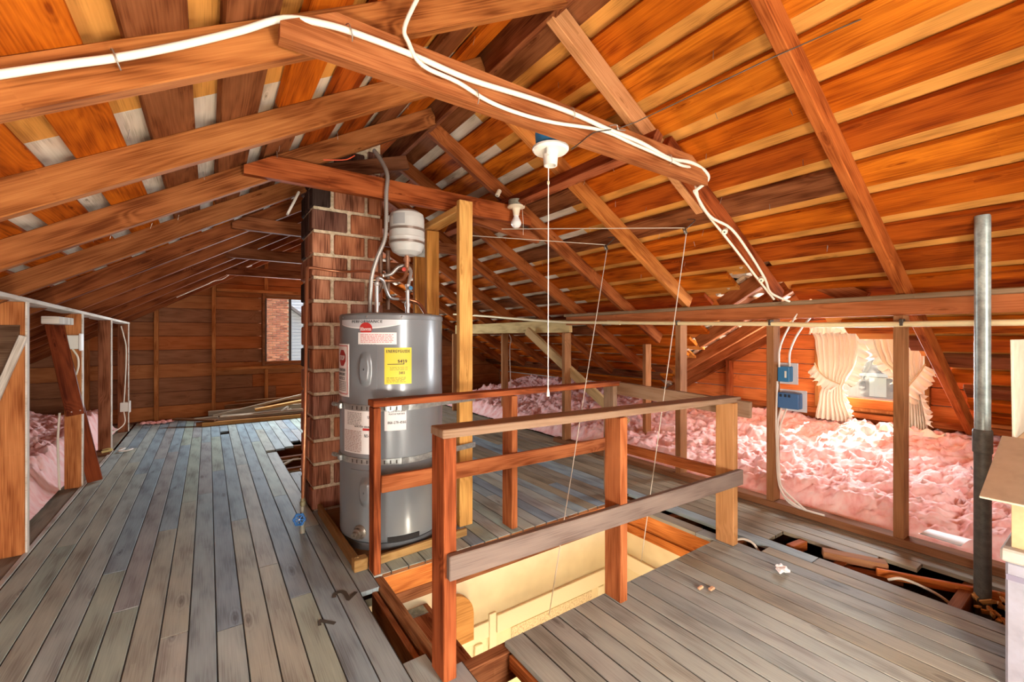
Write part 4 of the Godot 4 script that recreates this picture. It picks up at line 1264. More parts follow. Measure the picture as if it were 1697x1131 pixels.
	for q in [[-101.0, -72.0, 1.046, 1.05], [-101.0, -72.0, 0.797, 0.801], [-72.8, -72.0, 0.80, 1.05]]: tank_patch(sk, "red_border", q[0], q[1], q[2], q[3], 0.0037, redm)
	var oc := MB.new()
	for j in 8:
		var a := TAU * (j + 0.5) / 8.0; var b := TAU * (j + 1.5) / 8.0
		oc.tri(hp(-84, 0.985, 0.004), hp(-84 + cos(a) * 9.0, 0.985 + sin(a) * 0.045, 0.004), hp(-84 + cos(b) * 9.0, 0.985 + sin(b) * 0.045, 0.004), Vector3(-1, 0, 0))
	put_w(sk, "stop_octagon", oc, redm, hp(-84, 0.985))
	wrap_text(sk, "lettering", "STOP", -84.0, 0.985, 0.034, 13.0, 0.005, white)
	wrap_text(sk, "lettering", "ATTENTION", -86.0, 0.922, 0.02, 19.0, 0.004, ink)
	wrap_text(sk, "lettering", "IMPORTANT", -86.0, 0.900, 0.02, 19.0, 0.004, ink)
	wrap_text(sk, "lettering", "NOTICE", -86.0, 0.878, 0.02, 17.0, 0.004, ink)
	lines_on_tank(sk, "small_print", -98.0, -75.0, 0.812, 0.865, 6, 0.003, 0.004, ink)
	var yl := tank_patch(h, "energy_label", -27.4, 0.2, 0.856, 1.04, 0.003, flat(rgb(226, 204, 40), 0.5))
	yl.set_meta("label", "yellow energy guide label")
	wrap_text(yl, "lettering", "ENERGYGUIDE", -13.6, 1.022, 0.021, 24.0, 0.004, ink)
	wrap_text(yl, "lettering", "$419", -9.5, 0.971, 0.022, 9.5, 0.004, ink)
	tank_patch(yl, "scale_bar", -24.5, -7.5, 0.955, 0.9585, 0.0036, ink)
	tank_patch(yl, "pointer", -8.3, -7.5, 0.955, 0.972, 0.0036, ink)
	wrap_text(yl, "lettering", "3493", -10.0, 0.912, 0.018, 6.0, 0.004, ink)
	lines_on_tank(yl, "small_print", -22.0, -4.0, 0.924, 0.944, 3, 0.0018, 0.0037, flat(rgb(110, 104, 40), 0.7))
	lines_on_tank(yl, "small_print", -25.5, -6.0, 0.864, 0.892, 5, 0.0022, 0.0037, flat(rgb(110, 104, 40), 0.7))
	var sp := tank_patch(h, "data_sticker", -78.5, -34.0, 0.503, 0.722, 0.003, white)
	lines_on_tank(sp, "small_print", -77.0, -52.0, 0.51, 0.62, 16, 0.003, 0.004, flat(rgb(150, 120, 116), 0.7))
	lines_on_tank(sp, "small_print", -72.0, -52.0, 0.645, 0.712, 9, 0.003, 0.004, flat(rgb(130, 126, 124), 0.7))
	tank_patch(sp, "red_heading", -50.5, -36.0, 0.622, 0.634, 0.0037, redm)
	wrap_text(sp, "lettering", "UL", -43.0, 0.69, 0.02, 4.0, 0.004, ink)
	wrap_text(sp, "lettering", "NO-HO", -44.0, 0.596, 0.022, 9.0, 0.004, ink)
	wrap_text(sp, "lettering", "WATER HEATER", -49.0, 0.641, 0.012, 24.0, 0.004, ink)
	var tl := tank_patch(h, "phone_sticker", -27.5, -5.5, 0.622, 0.736, 0.003, white)
	wrap_text(tl, "lettering", "RETURN HEATER TO THE", -15.0, 0.719, 0.011, 17.5, 0.004, ink)
	wrap_text(tl, "lettering", "PLACE OF PURCHASE", -15.0, 0.705, 0.011, 16.0, 0.004, ink)
	wrap_text(tl, "lettering", "866-279-4566", -15.0, 0.662, 0.018, 18.5, 0.004, ink)
	# drain valve
	var dd := Vector3(sin(deg_to_rad(-54)), 0, cos(deg_to_rad(-54)))
	var dv := turned(h, "drain_valve", [Vector2(0, -0.01), Vector2(0.034, -0.01), Vector2(0.036, 0.004), Vector2(0.03, 0.012), Vector2(0.024, 0.014), Vector2(0.024, 0.03), Vector2(0.013, 0.032), Vector2(0.013, 0.05), Vector2(0.009, 0.05), Vector2(0.009, 0.04), Vector2(0, 0.04)], hp(-54, 0.108), flat(rgb(128, 120, 110), 0.35, 0.4), along(dd))
	# torn black insulation at the foot
	tank_patch(h, "black_patch", -24.0, 9.0, 0.06, 0.085, 0.006, tri_mat("mortar", rgb(60, 60, 64), 8.0, 0.9))
	# straps to the wooden posts
	var zinc := tri_mat("galv", rgb(214, 214, 212), 3.0, 0.35, 0.6)
	for y in [0.735, 0.465]:
		var st := thing("earthquake_strap", ["perforated metal strap round the upper middle of the grey water heater", "perforated metal strap round the lower part of the grey water heater"][0 if y > 0.6 else 1], "strap", hp(0, y), "water heater straps")
		tank_patch(st, "band", -103.0, 60.0, y - 0.015, y + 0.015, 0.0055, zinc)
		var sl := MB.new()
		for k in 9:
			var a := -64.0 + k * 6.0
			sl.quad(hp(a, y - 0.009, 0.0063), hp(a + 1.4, y - 0.009, 0.0063), hp(a + 1.4, y + 0.009, 0.0063), hp(a, y + 0.009, 0.0063), Vector3(sin(deg_to_rad(a)), 0, cos(deg_to_rad(a))))
		put_w(st, "slot", sl, flat(rgb(70, 66, 62), 0.8), hp(-40, y, 0.006))
		timber(st, "tail", hp(-10, y, 0.012), Vector3(1.275, y + 0.005, -2.205), 0.030, 0.003, zinc)
		turned(st, "bolt", [Vector2(0, -0.03), Vector2(0.011, -0.03), Vector2(0.011, 0.0), Vector2(0.006, 0.0), Vector2(0.006, 0.06), Vector2(0, 0.06)], hp(-97, y, 0.018), zinc, along(Vector3(0.35, 0, 1)), 10)
		bx(st, "bolt_plate", hp(-86, y, 0.012) - Vector3(0.008, 0.014, 0.02), hp(-86, y, 0.012) + Vector3(0.008, 0.014, 0.02), zinc, 0.002)
	# expansion tank above
	var et := thing("expansion_tank", "small grey expansion tank strapped up above the water heater", "tank", Vector3(0.955, 1.55, -2.45))
	var gm := flat(rgb(196, 195, 188), 0.4)
	turned(et, "shell", [Vector2(0, 1.568), Vector2(0.05, 1.571), Vector2(0.083, 1.59), Vector2(0.099, 1.625), Vector2(0.1, 1.66), Vector2(0.102, 1.667), Vector2(0.1, 1.674), Vector2(0.1, 1.78), Vector2(0.094, 1.808), Vector2(0.07, 1.824), Vector2(0, 1.832)], Vector3(0.955, 0, -2.45), gm, Basis.IDENTITY, 40)
	for y in [1.640, 1.715]:
		turned(et, "band", [Vector2(0.099, y - 0.007), Vector2(0.1035, y - 0.007), Vector2(0.1035, y + 0.007), Vector2(0.099, y + 0.007)], Vector3(0.955, 0, -2.45), flat(rgb(170, 160, 150), 0.3, 0.7), Basis.IDENTITY, 40)
	turned(et, "neck", [Vector2(0.014, 1.50), Vector2(0.014, 1.535), Vector2(0.02, 1.535), Vector2(0.02, 1.555), Vector2(0.014, 1.555), Vector2(0.014, 1.572)], Vector3(0.955, 0, -2.45), flat(rgb(180, 130, 100), 0.35, 0.6), Basis.IDENTITY, 16)
	turned(et, "valve_stem", [Vector2(0, 1.83), Vector2(0.007, 1.83), Vector2(0.007, 1.845), Vector2(0, 1.846)], Vector3(0.955, 0, -2.45), ink, Basis.IDENTITY, 10)
	# its printed label
	var lb := MB.new()
	for k in 6:
		var a := deg_to_rad(-70.0 + k * 7.0); var b := deg_to_rad(-63.0 + k * 7.0)
		var ca := Vector3(sin(a), 0, cos(a)); var cb := Vector3(sin(b), 0, cos(b))
		var o := Vector3(0.955, 0, -2.45)
		lb.stri(o + ca * 0.1012 + Vector3(0, 1.735, 0), o + cb * 0.1012 + Vector3(0, 1.735, 0), o + cb * 0.1012 + Vector3(0, 1.795, 0), ca, cb, cb, Vector2.ZERO, Vector2.ZERO, Vector2.ZERO)
		lb.stri(o + ca * 0.1012 + Vector3(0, 1.735, 0), o + cb * 0.1012 + Vector3(0, 1.795, 0), o + ca * 0.1012 + Vector3(0, 1.795, 0), ca, cb, ca, Vector2.ZERO, Vector2.ZERO, Vector2.ZERO)
	put_w(et, "printed_label", lb, flat(rgb(160, 160, 158), 0.5), Vector3(0.87, 1.76, -2.4))
	# pipes over the tank
	var pp := thing("pipework", "copper pipes and braided hoses on top of the grey water heater", "pipes", Vector3(0.9, 1.226, -2.5))
	var cop := flat(rgb(184, 122, 86), 0.32, 0.75)
	var brd := flat(rgb(178, 172, 166), 0.35, 0.6)
	var nip := flat(rgb(206, 204, 200), 0.3, 0.6)
	for q in [[0.775, -2.44], [0.955, -2.44]]:
		turned(pp, "nipple", [Vector2(0.012, 1.225), Vector2(0.012, 1.27), Vector2(0.016, 1.27), Vector2(0.016, 1.288), Vector2(0.011, 1.288), Vector2(0.011, 1.38), Vector2(0.015, 1.385), Vector2(0.015, 1.40), Vector2(0, 1.40)], Vector3(q[0], 0, q[1]), nip, Basis.IDENTITY, 14)
	hose(pp, [Vector3(0.775, 1.40, -2.44), Vector3(0.785, 1.425, -2.45), Vector3(0.82, 1.415, -2.47), Vector3(0.85, 1.36, -2.5), Vector3(0.88, 1.325, -2.52), Vector3(0.93, 1.32, -2.53)], 0.011, brd)
	hose(pp, [Vector3(0.955, 1.38, -2.44), Vector3(0.975, 1.45, -2.45), Vector3(0.98, 1.49, -2.46), Vector3(0.955, 1.515, -2.48), Vector3(0.92, 1.505, -2.5), Vector3(0.885, 1.465, -2.52), Vector3(0.85, 1.455, -2.54)], 0.011, brd)
	cable(pp, "copper_pipe", [Vector3(0.93, 1.32, -2.53), Vector3(1.0, 1.32, -2.54), Vector3(1.06, 1.30, -2.53), Vector3(1.085, 1.25, -2.5), Vector3(1.09, 1.222, -2.48)], 0.011, cop)
	cable(pp, "copper_pipe", [Vector3(0.955, 1.51, -2.45), Vector3(0.955, 1.44, -2.5), Vector3(0.90, 1.43, -2.56), Vector3(0.80, 1.43, -2.58)], 0.011, cop, 1.0, 3)
	cable(pp, "copper_pipe", [Vector3(0.90, 1.62, -2.62), Vector3(0.90, 1.26, -2.62)], 0.013, flat(rgb(120, 92, 74), 0.5, 0.5), 1.0, 1)
	cable(pp, "copper_pipe", [Vector3(0.86, 1.62, -2.64), Vector3(0.86, 1.40, -2.64), Vector3(0.83, 1.36, -2.64)], 0.014, flat(rgb(120, 92, 74), 0.5, 0.5), 1.0, 2)
	cable(pp, "copper_pipe", [Vector3(0.538, 1.525, -2.945), Vector3(0.72, 1.515, -2.945), Vector3(0.80, 1.505, -2.75), Vector3(0.84, 1.46, -2.56)], 0.009, cop, 1.0, 3)
	turned(pp, "red_handle", [Vector2(0, 0), Vector2(0.012, 0), Vector2(0.012, 0.01), Vector2(0, 0.012)], Vector3(0.93, 1.485, -2.44), flat(rgb(190, 50, 34), 0.5), along(Vector3(0, 0, 1)), 10)
	turned(pp, "blue_handle", [Vector2(0, 0), Vector2(0.012, 0), Vector2(0.012, 0.01), Vector2(0, 0.012)], Vector3(0.955, 1.375, -2.40), flat(rgb(40, 110, 150), 0.5), along(Vector3(0, 0, 1)), 10)
	# flexible conduit rising to the roof
	var fc := thing("flex_conduit", "ribbed grey flexible conduit curving from the water heater to the ridge", "conduit", Vector3(0.778, 1.226, -2.55))
	hose(fc, [Vector3(0.745, 1.222, -2.47), Vector3(0.742, 1.32, -2.45), Vector3(0.745, 1.436, -2.43), Vector3(0.770, 1.539, -2.41), Vector3(0.807, 1.644, -2.40), Vector3(0.815, 1.763, -2.40), Vector3(0.815, 1.897, -2.40), Vector3(0.825, 2.002, -2.41), Vector3(0.81, 2.09, -2.46), Vector3(0.785, 2.17, -2.52)], 0.0125, flat(rgb(168, 164, 156), 0.4, 0.5))
	# copper riser with blue valve
	var cr := thing("copper_riser", "copper riser pipe with a blue wheel valve standing left of the chimney", "pipe", Vector3(0.43, 0, -2.66))
	cable(cr, "pipe", [Vector3(0.435, 0.185, -2.67), Vector3(0.45, 0.7, -2.69), Vector3(0.50, 1.50, -2.93)], 0.010, cop, 1.0, 4, 10)
	cable(cr, "elbow", [Vector3(0.50, 1.50, -2.93), Vector3(0.508, 1.522, -2.94), Vector3(0.538, 1.525, -2.945)], 0.0105, cop, 1.0, 4, 10)
	turned(cr, "union", [Vector2(0.0, 0.15), Vector2(0.012, 0.15), Vector2(0.016, 0.155), Vector2(0.016, 0.175), Vector2(0.012, 0.18), Vector2(0.012, 0.195), Vector2(0, 0.195)], Vector3(0.434, 0, -2.67), flat(rgb(150, 142, 110), 0.4, 0.5), Basis.IDENTITY, 8)
	turned(cr, "valve_body", [Vector2(0, 0.0), Vector2(0.014, 0.0), Vector2(0.014, 0.05), Vector2(0.018, 0.06), Vector2(0.018, 0.10), Vector2(0.012, 0.11), Vector2(0.012, 0.15), Vector2(0, 0.15)], Vector3(0.432, 0, -2.67), flat(rgb(164, 158, 140), 0.45, 0.4), Basis.IDENTITY, 12)
	var wd := Vector3(-0.45, 0.25, 0.86).normalized()
	var wp := Vector3(0.432, 0.082, -2.67) + wd * 0.05
	var wb := along(wd)
	var bl := flat(rgb(44, 108, 176), 0.4)
	var ring := []
	for k in 25:
		var a := TAU * k / 24.0
		ring.append(wp + wb * Vector3(cos(a) * 0.028, 0, sin(a) * 0.028) * (1.0 + 0.12 * cos(a * 6.0)))
	cable(cr, "hand_wheel", ring, 0.006, bl, 1.0, 1)
	var spk := MB.new()
	for k in 3:
		var a := PI * k / 3.0
		spk.tube([wp + wb * Vector3(cos(a), 0, sin(a)) * 0.027, wp - wb * Vector3(cos(a), 0, sin(a)) * 0.027], 0.004, 6)
	put_w(cr, "wheel_spoke", spk, bl, wp)
	turned(cr, "valve_stem", [Vector2(0, -0.05), Vector2(0.005, -0.05), Vector2(0.005, 0.006), Vector2(0, 0.008)], wp, flat(rgb(210, 200, 180), 0.3, 0.6), wb, 8)
	# yellow posts behind the heater
	var pf := thing("post_frame", "bare yellow framing posts with a top plate beside the water heater", "stud frame", Vector3(1.22, 0, -2.5))
	var ym := wood("plain", rgb(232, 182, 108), 0.7)
	var ym2 := wood("plain", rgb(222, 164, 88), 0.7)
	post(pf, "post", 1.184, 1.270, -2.268, -2.228, 0.0, 1.885, ym)
	post(pf, "post", 1.185, 1.272, -2.725, -2.685, 0.0, 1.80, ym2)
	post(pf, "post", 1.185, 1.275, -2.93, -2.89, 0.0, 1.80, ym2)
	timber(pf, "top_plate", Vector3(1.228, 1.84, -2.27), Vector3(1.228, 1.82, -3.0), 0.04, 0.09, ym)
	bx(pf, "strap_plate", Vector3(1.075, 1.61, -2.655), Vector3(1.155, 1.76, -2.65), tri_mat("galv", rgb(190, 186, 178), 3.0, 0.4, 0.5))

# corrugated hose
func hose(par: Node3D, p: Array, r: float, mat: Material) -> MeshInstance3D:
	var c := smooth_path(p, 8)
	var l := 0.0
	for i in c.size() - 1: l += c[i].distance_to(c[i + 1])
	var cv := Curve3D.new()
	for q in c: cv.add_point(q)
	var n := int(l / 0.006)
	var pts := []
	for i in n + 1: pts.append(cv.sample_baked(l * i / n))
	var mb := MB.new()
	var m := pts.size()
	var prev := Vector3.RIGHT
	var rows := []
	for k in m:
		var t: Vector3 = (pts[min(k + 1, m - 1)] - pts[max(k - 1, 0)]).normalized()
		var up := (prev - t * prev.dot(t)).normalized()
		prev = up
		var sd := t.cross(up)
		var row := []
		var rr := r * (1.0 if k % 2 == 0 else 0.84)
		for j in 11: row.append(pts[k] + (up * cos(TAU * j / 10.0) + sd * sin(TAU * j / 10.0)) * rr)
		rows.append(row)
	mb.grid(rows)
	return put_w(par, "flex_hose", mb, mat, p[0])

# ---------------------------------------------------------------- cables, lamps, ropes
func build_wiring() -> void:
	var nm := flat(rgb(236, 228, 208), 0.5)
	var c1 := cable(null, "cable", [Vector3(-1.0, 1.22, -1.262), Vector3(-0.328, 1.609, -1.262), Vector3(-0.164, 1.700, -1.262), Vector3(-0.05, 1.771, -1.262), Vector3(0.066, 1.848, -1.258), Vector3(0.158, 1.905, -1.24), Vector3(0.249, 1.912, -1.212), Vector3(0.341, 1.917, -1.208), Vector3(0.496, 1.917, -1.208), Vector3(0.676, 1.910, -1.208), Vector3(0.914, 1.925, -1.208), Vector3(1.111, 1.93, -1.208), Vector3(1.305, 1.922, -1.208), Vector3(1.507, 1.919, -1.208), Vector3(1.70, 1.898, -1.208), Vector3(1.88, 1.925, -1.22), Vector3(2.02, 1.915, -1.23), Vector3(2.05, 1.88, -1.235), Vector3(1.96, 1.81, -1.25)], 0.0085, nm, 1.0, 5, 10)
	tag(c1, "thick white flat cable running along the first left rafter and the front tie", "cable", "white cables on the front tie")
	var c2 := cable(null, "cable", [Vector3(0.53, 2.15, -1.20), Vector3(0.463, 1.992, -1.20), Vector3(0.472, 1.944, -1.20), Vector3(0.515, 1.893, -1.20), Vector3(0.634, 1.885, -1.205), Vector3(0.743, 1.863, -1.208), Vector3(0.863, 1.858, -1.208), Vector3(1.023, 1.870, -1.208), Vector3(1.271, 1.908, -1.208), Vector3(1.449, 1.90, -1.205), Vector3(1.608, 1.894, -1.205), Vector3(1.774, 1.885, -1.205), Vector3(1.93, 1.90, -1.24), Vector3(2.077, 1.80, -1.30), Vector3(2.183, 1.74, -1.31), Vector3(2.329, 1.66, -1.31), Vector3(2.455, 1.59, -1.31), Vector3(2.583, 1.515, -1.31), Vector3(2.711, 1.44, -1.31), Vector3(2.91, 1.33, -1.31)], 0.0065, nm, 1.0, 5, 8)
	tag(c2, "white cable dropping from above the front tie and following the knob rafter down", "cable", "white cables on the front tie")
	var c3 := cable(null, "cable", [Vector3(1.96, 1.81, -1.25), Vector3(2.16, 1.73, -1.29), Vector3(2.31, 1.675, -1.255), Vector3(2.52, 1.56, -1.26), Vector3(2.72, 1.44, -1.275), Vector3(2.85, 1.365, -1.30), Vector3(2.98, 1.315, -1.25)], 0.007, nm, 1.0, 5, 8)
	tag(c3, "white cable bowing out beside the knobs on the dark lower rafter", "cable", "white cables on the front tie")
	var st := flat(rgb(176, 170, 160), 0.3, 0.8)
	var sl := ["metal staple over the white cable on the first left rafter", "metal staple over the white cable at the left end of the front tie", "metal staple where the two white cables meet on the front tie", "metal staple over the cables at the middle of the front tie", "metal staple over the cables at the right end of the front tie"]
	var sp := [Vector3(-0.164, 1.70, -1.255), Vector3(0.31, 1.915, -1.2), Vector3(0.70, 1.865, -1.2), Vector3(1.111, 1.93, -1.2), Vector3(1.70, 1.895, -1.2)]
	for k in 5:
		var q: Vector3 = sp[k]
		tag(cable(null, "cable_staple", [q + Vector3(-0.008, 0.016, -0.01), q + Vector3(-0.004, 0.012, 0.005), q + Vector3(0.004, -0.012, 0.005), q + Vector3(0.008, -0.022, -0.01)], 0.0018, st, 1.0, 2, 5), sl[k], "staple", "cable staples")
	var por := flat(rgb(232, 220, 192), 0.35)
	var kl := ["white porcelain knob at the right end of the front collar tie", "white porcelain knob half way down the cable rafter", "lowest white porcelain knob on the cable rafter, above the long plate", "cream porcelain knob on the roof just right of the hanging pull string", "small porcelain knob low on the third right rafter"]
	var kp := [Vector3(1.925, 1.915, -1.245), Vector3(2.325, 1.675, -1.30), Vector3(2.727, 1.44, -1.30), Vector3(1.80, 2.035, -2.10), Vector3(1.64, 2.085, -2.52)]
	for k in 5:
		var o := thing("porcelain_knob", kl[k], "insulator", kp[k], "porcelain cable knobs")
		var d: Vector3 = Vector3(-0.75, -0.35, 0.35).normalized() if k < 3 else Vector3(-0.5, -0.85, 0.1).normalized()
		var b := along(d)
		turned(o, "knob", [Vector2(0, -0.02), Vector2(0.0145, -0.02), Vector2(0.0155, -0.016), Vector2(0.0155, -0.004), Vector2(0.011, 0.0), Vector2(0.011, 0.006), Vector2(0.0155, 0.01), Vector2(0.0155, 0.024), Vector2(0.013, 0.028), Vector2(0.005, 0.028), Vector2(0, 0.028)], kp[k], por, b, 16)
		turned(o, "nail_head", [Vector2(0, 0.028), Vector2(0.0045, 0.028), Vector2(0.004, 0.031), Vector2(0, 0.031)], kp[k], flat(rgb(60, 54, 48), 0.5, 0.6), b, 10)
	# keyless lamp holder on a blue box
	var at := Vector3(1.127, 1.84, -1.35)
	var lh := thing("lamp_holder", "white round lamp holder without a bulb on a blue box under the front tie", "lamp holder", at)
	var blue := flat(rgb(44, 124, 176), 0.45)
	turned(lh, "blue_box", [Vector2(0, 0.014), Vector2(0.058, 0.014), Vector2(0.062, 0.07), Vector2(0, 0.07)], at, blue)
	turned(lh, "canopy", [Vector2(0, 0.0), Vector2(0.03, -0.006), Vector2(0.066, -0.002), Vector2(0.073, 0.006), Vector2(0.073, 0.014), Vector2(0.06, 0.016), Vector2(0, 0.016)], at, flat(rgb(236, 232, 222), 0.3), Basis.IDENTITY, 36)
	turned(lh, "socket", [Vector2(0.0, -0.035), Vector2(0.021, -0.035), Vector2(0.021, -0.058), Vector2(0.0265, -0.058), Vector2(0.029, -0.03), Vector2(0.033, -0.004), Vector2(0, -0.004)], at, flat(rgb(230, 225, 214), 0.3))
	bx(lh, "pull_switch", at + Vector3(-0.046, -0.03, 0.012), at + Vector3(-0.026, -0.004, 0.036), flat(rgb(214, 208, 196), 0.4), 0.004)
	var ps := thing("pull_string", "long white pull string hanging from the empty lamp holder", "string", Vector3(1.11, 0.864, -1.345))
	cable(ps, "cord", [Vector3(1.112, 1.785, -1.345), Vector3(1.11, 0.89, -1.345)], 0.0022, flat(rgb(238, 234, 226), 0.6), 1.0, 1, 6)
	turned(ps, "end_bell", [Vector2(0, 0.858), Vector2(0.007, 0.860), Vector2(0.006, 0.875), Vector2(0.003, 0.89), Vector2(0, 0.895)], Vector3(1.11, 0, -1.345), flat(rgb(236, 232, 224), 0.4), Basis.IDENTITY, 10)
	turned(ps, "chain_bead", [Vector2(0, 1.70), Vector2(0.005, 1.705), Vector2(0.005, 1.715), Vector2(0, 1.72)], Vector3(1.111, 0, -1.345), flat(rgb(220, 206, 170), 0.4), Basis.IDENTITY, 8)
	# bare bulb
	var bp := Vector3(1.675, 1.955, -2.36)
	var bl := thing("bare_bulb", "bare white light bulb in a porcelain holder under the dark purlin", "light bulb", bp)
	turned(bl, "metal_box", [Vector2(0, 0.0), Vector2(0.052, 0.0), Vector2(0.052, 0.042), Vector2(0, 0.042)], bp, tri_mat("galv", rgb(196, 190, 170), 6.0, 0.5, 0.4))
	turned(bl, "porcelain_base", [Vector2(0, -0.018), Vector2(0.026, -0.018), Vector2(0.03, -0.012), Vector2(0.058, -0.005), Vector2(0.058, 0.004), Vector2(0.05, 0.006), Vector2(0, 0.006)], bp, por, Basis.IDENTITY, 28)
	turned(bl, "socket", [Vector2(0, -0.058), Vector2(0.019, -0.058), Vector2(0.021, -0.05), Vector2(0.021, -0.045), Vector2(0.026, -0.016), Vector2(0, -0.016)], bp, por)
	var bm := flat(rgb(240, 240, 236), 0.15)
	turned(bl, "glass_bulb", [Vector2(0, -0.142), Vector2(0.014, -0.140), Vector2(0.026, -0.131), Vector2(0.0335, -0.117), Vector2(0.034, -0.104), Vector2(0.029, -0.09), Vector2(0.020, -0.075), Vector2(0.016, -0.063), Vector2(0.016, -0.056), Vector2(0, -0.056)], bp, bm)
	cable(bl, "pull_chain", [bp + Vector3(0.035, -0.01, 0.02), bp + Vector3(0.042, -0.10, 0.022), bp + Vector3(0.042, -0.185, 0.022)], 0.0016, flat(rgb(210, 200, 180), 0.4), 1.0, 1, 5)
	# pulleys with counterweight ropes
	var dk := flat(rgb(70, 64, 58), 0.45, 0.6)
	var rope := flat(rgb(196, 186, 168), 0.8)
	var pd := [[Vector3(2.26, 1.705, -1.50), Vector3(1.995, -0.17, -1.60), "dark pulley wired below the splice end, its rope falling to the stair opening", Vector3(1.60, 1.81, -2.42)], [Vector3(2.215, 1.70, -2.07), Vector3(1.327, -0.225, -1.60), "dark pulley wired round the third right rafter, farther of the two", Vector3(1.37, 1.78, -2.62)]]
	for k in 2:
		var p: Vector3 = pd[k][0]
		var o := thing("rope_pulley", pd[k][2], "pulley", p, "rope pulleys")
		var b := along(Vector3(0.35, 0.3, 0.8))
		for s in [-1.0, 1.0]:
			turned(o, "cheek_plate", [Vector2(0, 0.0), Vector2(0.019, 0.0), Vector2(0.019, 0.003), Vector2(0, 0.003)], p + b.y * (0.006 * s - 0.0015), dk, b, 16)
		turned(o, "wheel", [Vector2(0, -0.005), Vector2(0.016, -0.005), Vector2(0.013, 0.0), Vector2(0.016, 0.005), Vector2(0, 0.005)], p, flat(rgb(150, 140, 126), 0.4, 0.6), b, 16)
		cable(o, "hook_wire", [p + Vector3(0.0, 0.008, 0), p + Vector3(0.022, 0.035, 0.02), p + Vector3(0.045, 0.065, 0.035), p + Vector3(0.035, 0.075, -0.01)], 0.0025, dk, 1.0, 4, 6)
		var q: Vector3 = pd[k][1]
		var w: Vector3 = pd[k][3]
		tag(cable(null, "pulley_rope", [w, p + Vector3(-0.005, 0.018, 0), p + Vector3(0.012, 0.0, 0.002), q], 0.0026, rope, 1.0, 1, 6), ["thin rope from the nearer pulley down into the right of the stair opening", "thin rope from the farther pulley slanting down into the stair opening"][k], "rope", "pulley ropes")
	# twisted wire across the right slope
	tag(cable(null, "tie_wire", [Vector3(1.117, 1.80, -1.215), Vector3(1.16, 1.835, -1.208), Vector3(1.221, 1.885, -1.203), Vector3(1.30, 1.915, -1.20), Vector3(1.42, 1.965, -1.16), Vector3(1.632, 2.082, -0.75), Vector3(1.86, 2.19, -0.43), Vector3(2.07, 2.29, -0.14)], 0.0022, flat(rgb(80, 72, 64), 0.4, 0.7), 1.0, 2, 6), "thin dark tie wire stretched from the front tie across the right rafters", "wire")
	tag(cable(null, "wire_hook", [Vector3(1.30, 1.93, -1.195), Vector3(1.335, 1.94, -1.19), Vector3(1.345, 1.925, -1.19), Vector3(1.38, 1.93, -1.185)], 0.003, st, 1.0, 4, 6), "small bent metal hook above the white cables on the front tie", "hook")
	# thin cable stapled along the seventh and eighth left rafters
	tag(cable(null, "thin_cable", [Vector3(-0.30, 1.545, -6.36), Vector3(-0.02, 1.71, -6.37), Vector3(0.05, 1.76, -6.40), Vector3(0.15, 1.80, -6.42), Vector3(0.22, 1.86, -6.40), Vector3(0.24, 1.875, -6.37), Vector3(0.45, 1.985, -6.365)], 0.0035, nm, 1.0, 6, 6), "thin white cable looping under the far left rafters", "cable")
	tag(cable(null, "orange_wire", [Vector3(0.50, 2.03, -2.462), Vector3(0.57, 2.045, -2.462), Vector3(0.62, 2.06, -2.46), Vector3(0.66, 2.09, -2.46)], 0.003, flat(rgb(226, 92, 52), 0.5), 1.0, 4, 6), "short orange wire end sticking out above the chimney tie", "wire")
	tag(timber(null, "white_stick", Vector3(0.463, 1.995, -2.99), Vector3(0.40, 1.848, -3.0), 0.05, 0.014, wood("pale", rgb(232, 228, 220), 0.8), Vector3(0, 0, 1)), "whitewashed stick hanging at the left of the chimney top", "stick")
	# protruding nails of the shingles
	# cables on the left studs
	var bx1 := thing("outlet_box", "white box and plate on the second left stud, the higher of two", "outlet box", Vector3(-0.79, 1.0, -4.36), "white boxes on the left studs")
	outlet(bx1, Vector3(-0.79, 1.055, -4.368), 0.10)
	var bx2 := thing("outlet_box", "white box and plate low on the last left stud", "outlet box", Vector3(-0.77, 0.24, -6.6), "white boxes on the left studs")
	outlet(bx2, Vector3(-0.775, 0.29, -6.61), 0.105)
	tag(cable(null, "cable", [Vector3(-0.81, 1.21, -6.58), Vector3(-0.785, 1.10, -6.57), Vector3(-0.765, 0.95, -6.57), Vector3(-0.772, 0.6, -6.575), Vector3(-0.785, 0.34, -6.58)], 0.006, nm, 1.0, 5, 8), "white cable running down the last left stud into its box", "cable", "cables on the left studs")
	tag(cable(null, "cable", [Vector3(-0.785, 0.24, -6.58), Vector3(-0.775, 0.12, -6.57), Vector3(-0.82, 0.06, -6.5), Vector3(-0.90, 0.03, -6.4)], 0.006, nm, 1.0, 5, 8), "white cable leaving the low box and curling to the floor", "cable", "cables on the left studs")
	tag(cable(null, "cable", [Vector3(-0.80, 1.005, -4.38), Vector3(-0.772, 0.95, -4.37), Vector3(-0.768, 0.88, -4.37), Vector3(-0.782, 0.82, -4.385)], 0.006, nm, 1.0, 5, 8), "white cable curving behind the upper box on the second left stud", "cable", "cables on the left studs")
	tag(cable(null, "cable", [Vector3(-0.87, 0.55, -4.40), Vector3(-0.875, 0.35, -4.38), Vector3(-0.868, 0.12, -4.37), Vector3(-0.862, 0.01, -4.36)], 0.007, nm, 1.0, 5, 8), "pale cable hanging beside the foot of the second left stud", "cable", "cables on the left studs")
	tag(cable(null, "cloth_strip", [Vector3(-0.80, 0.04, -5.50), Vector3(-0.76, 0.05, -5.48), Vector3(-0.74, 0.04, -5.45), Vector3(-0.80, 0.035, -5.42)], 0.014, flat(rgb(206, 188, 120), 0.9), 0.5, 4, 8), "yellowish rag on the sole block under the third left stud", "rag")
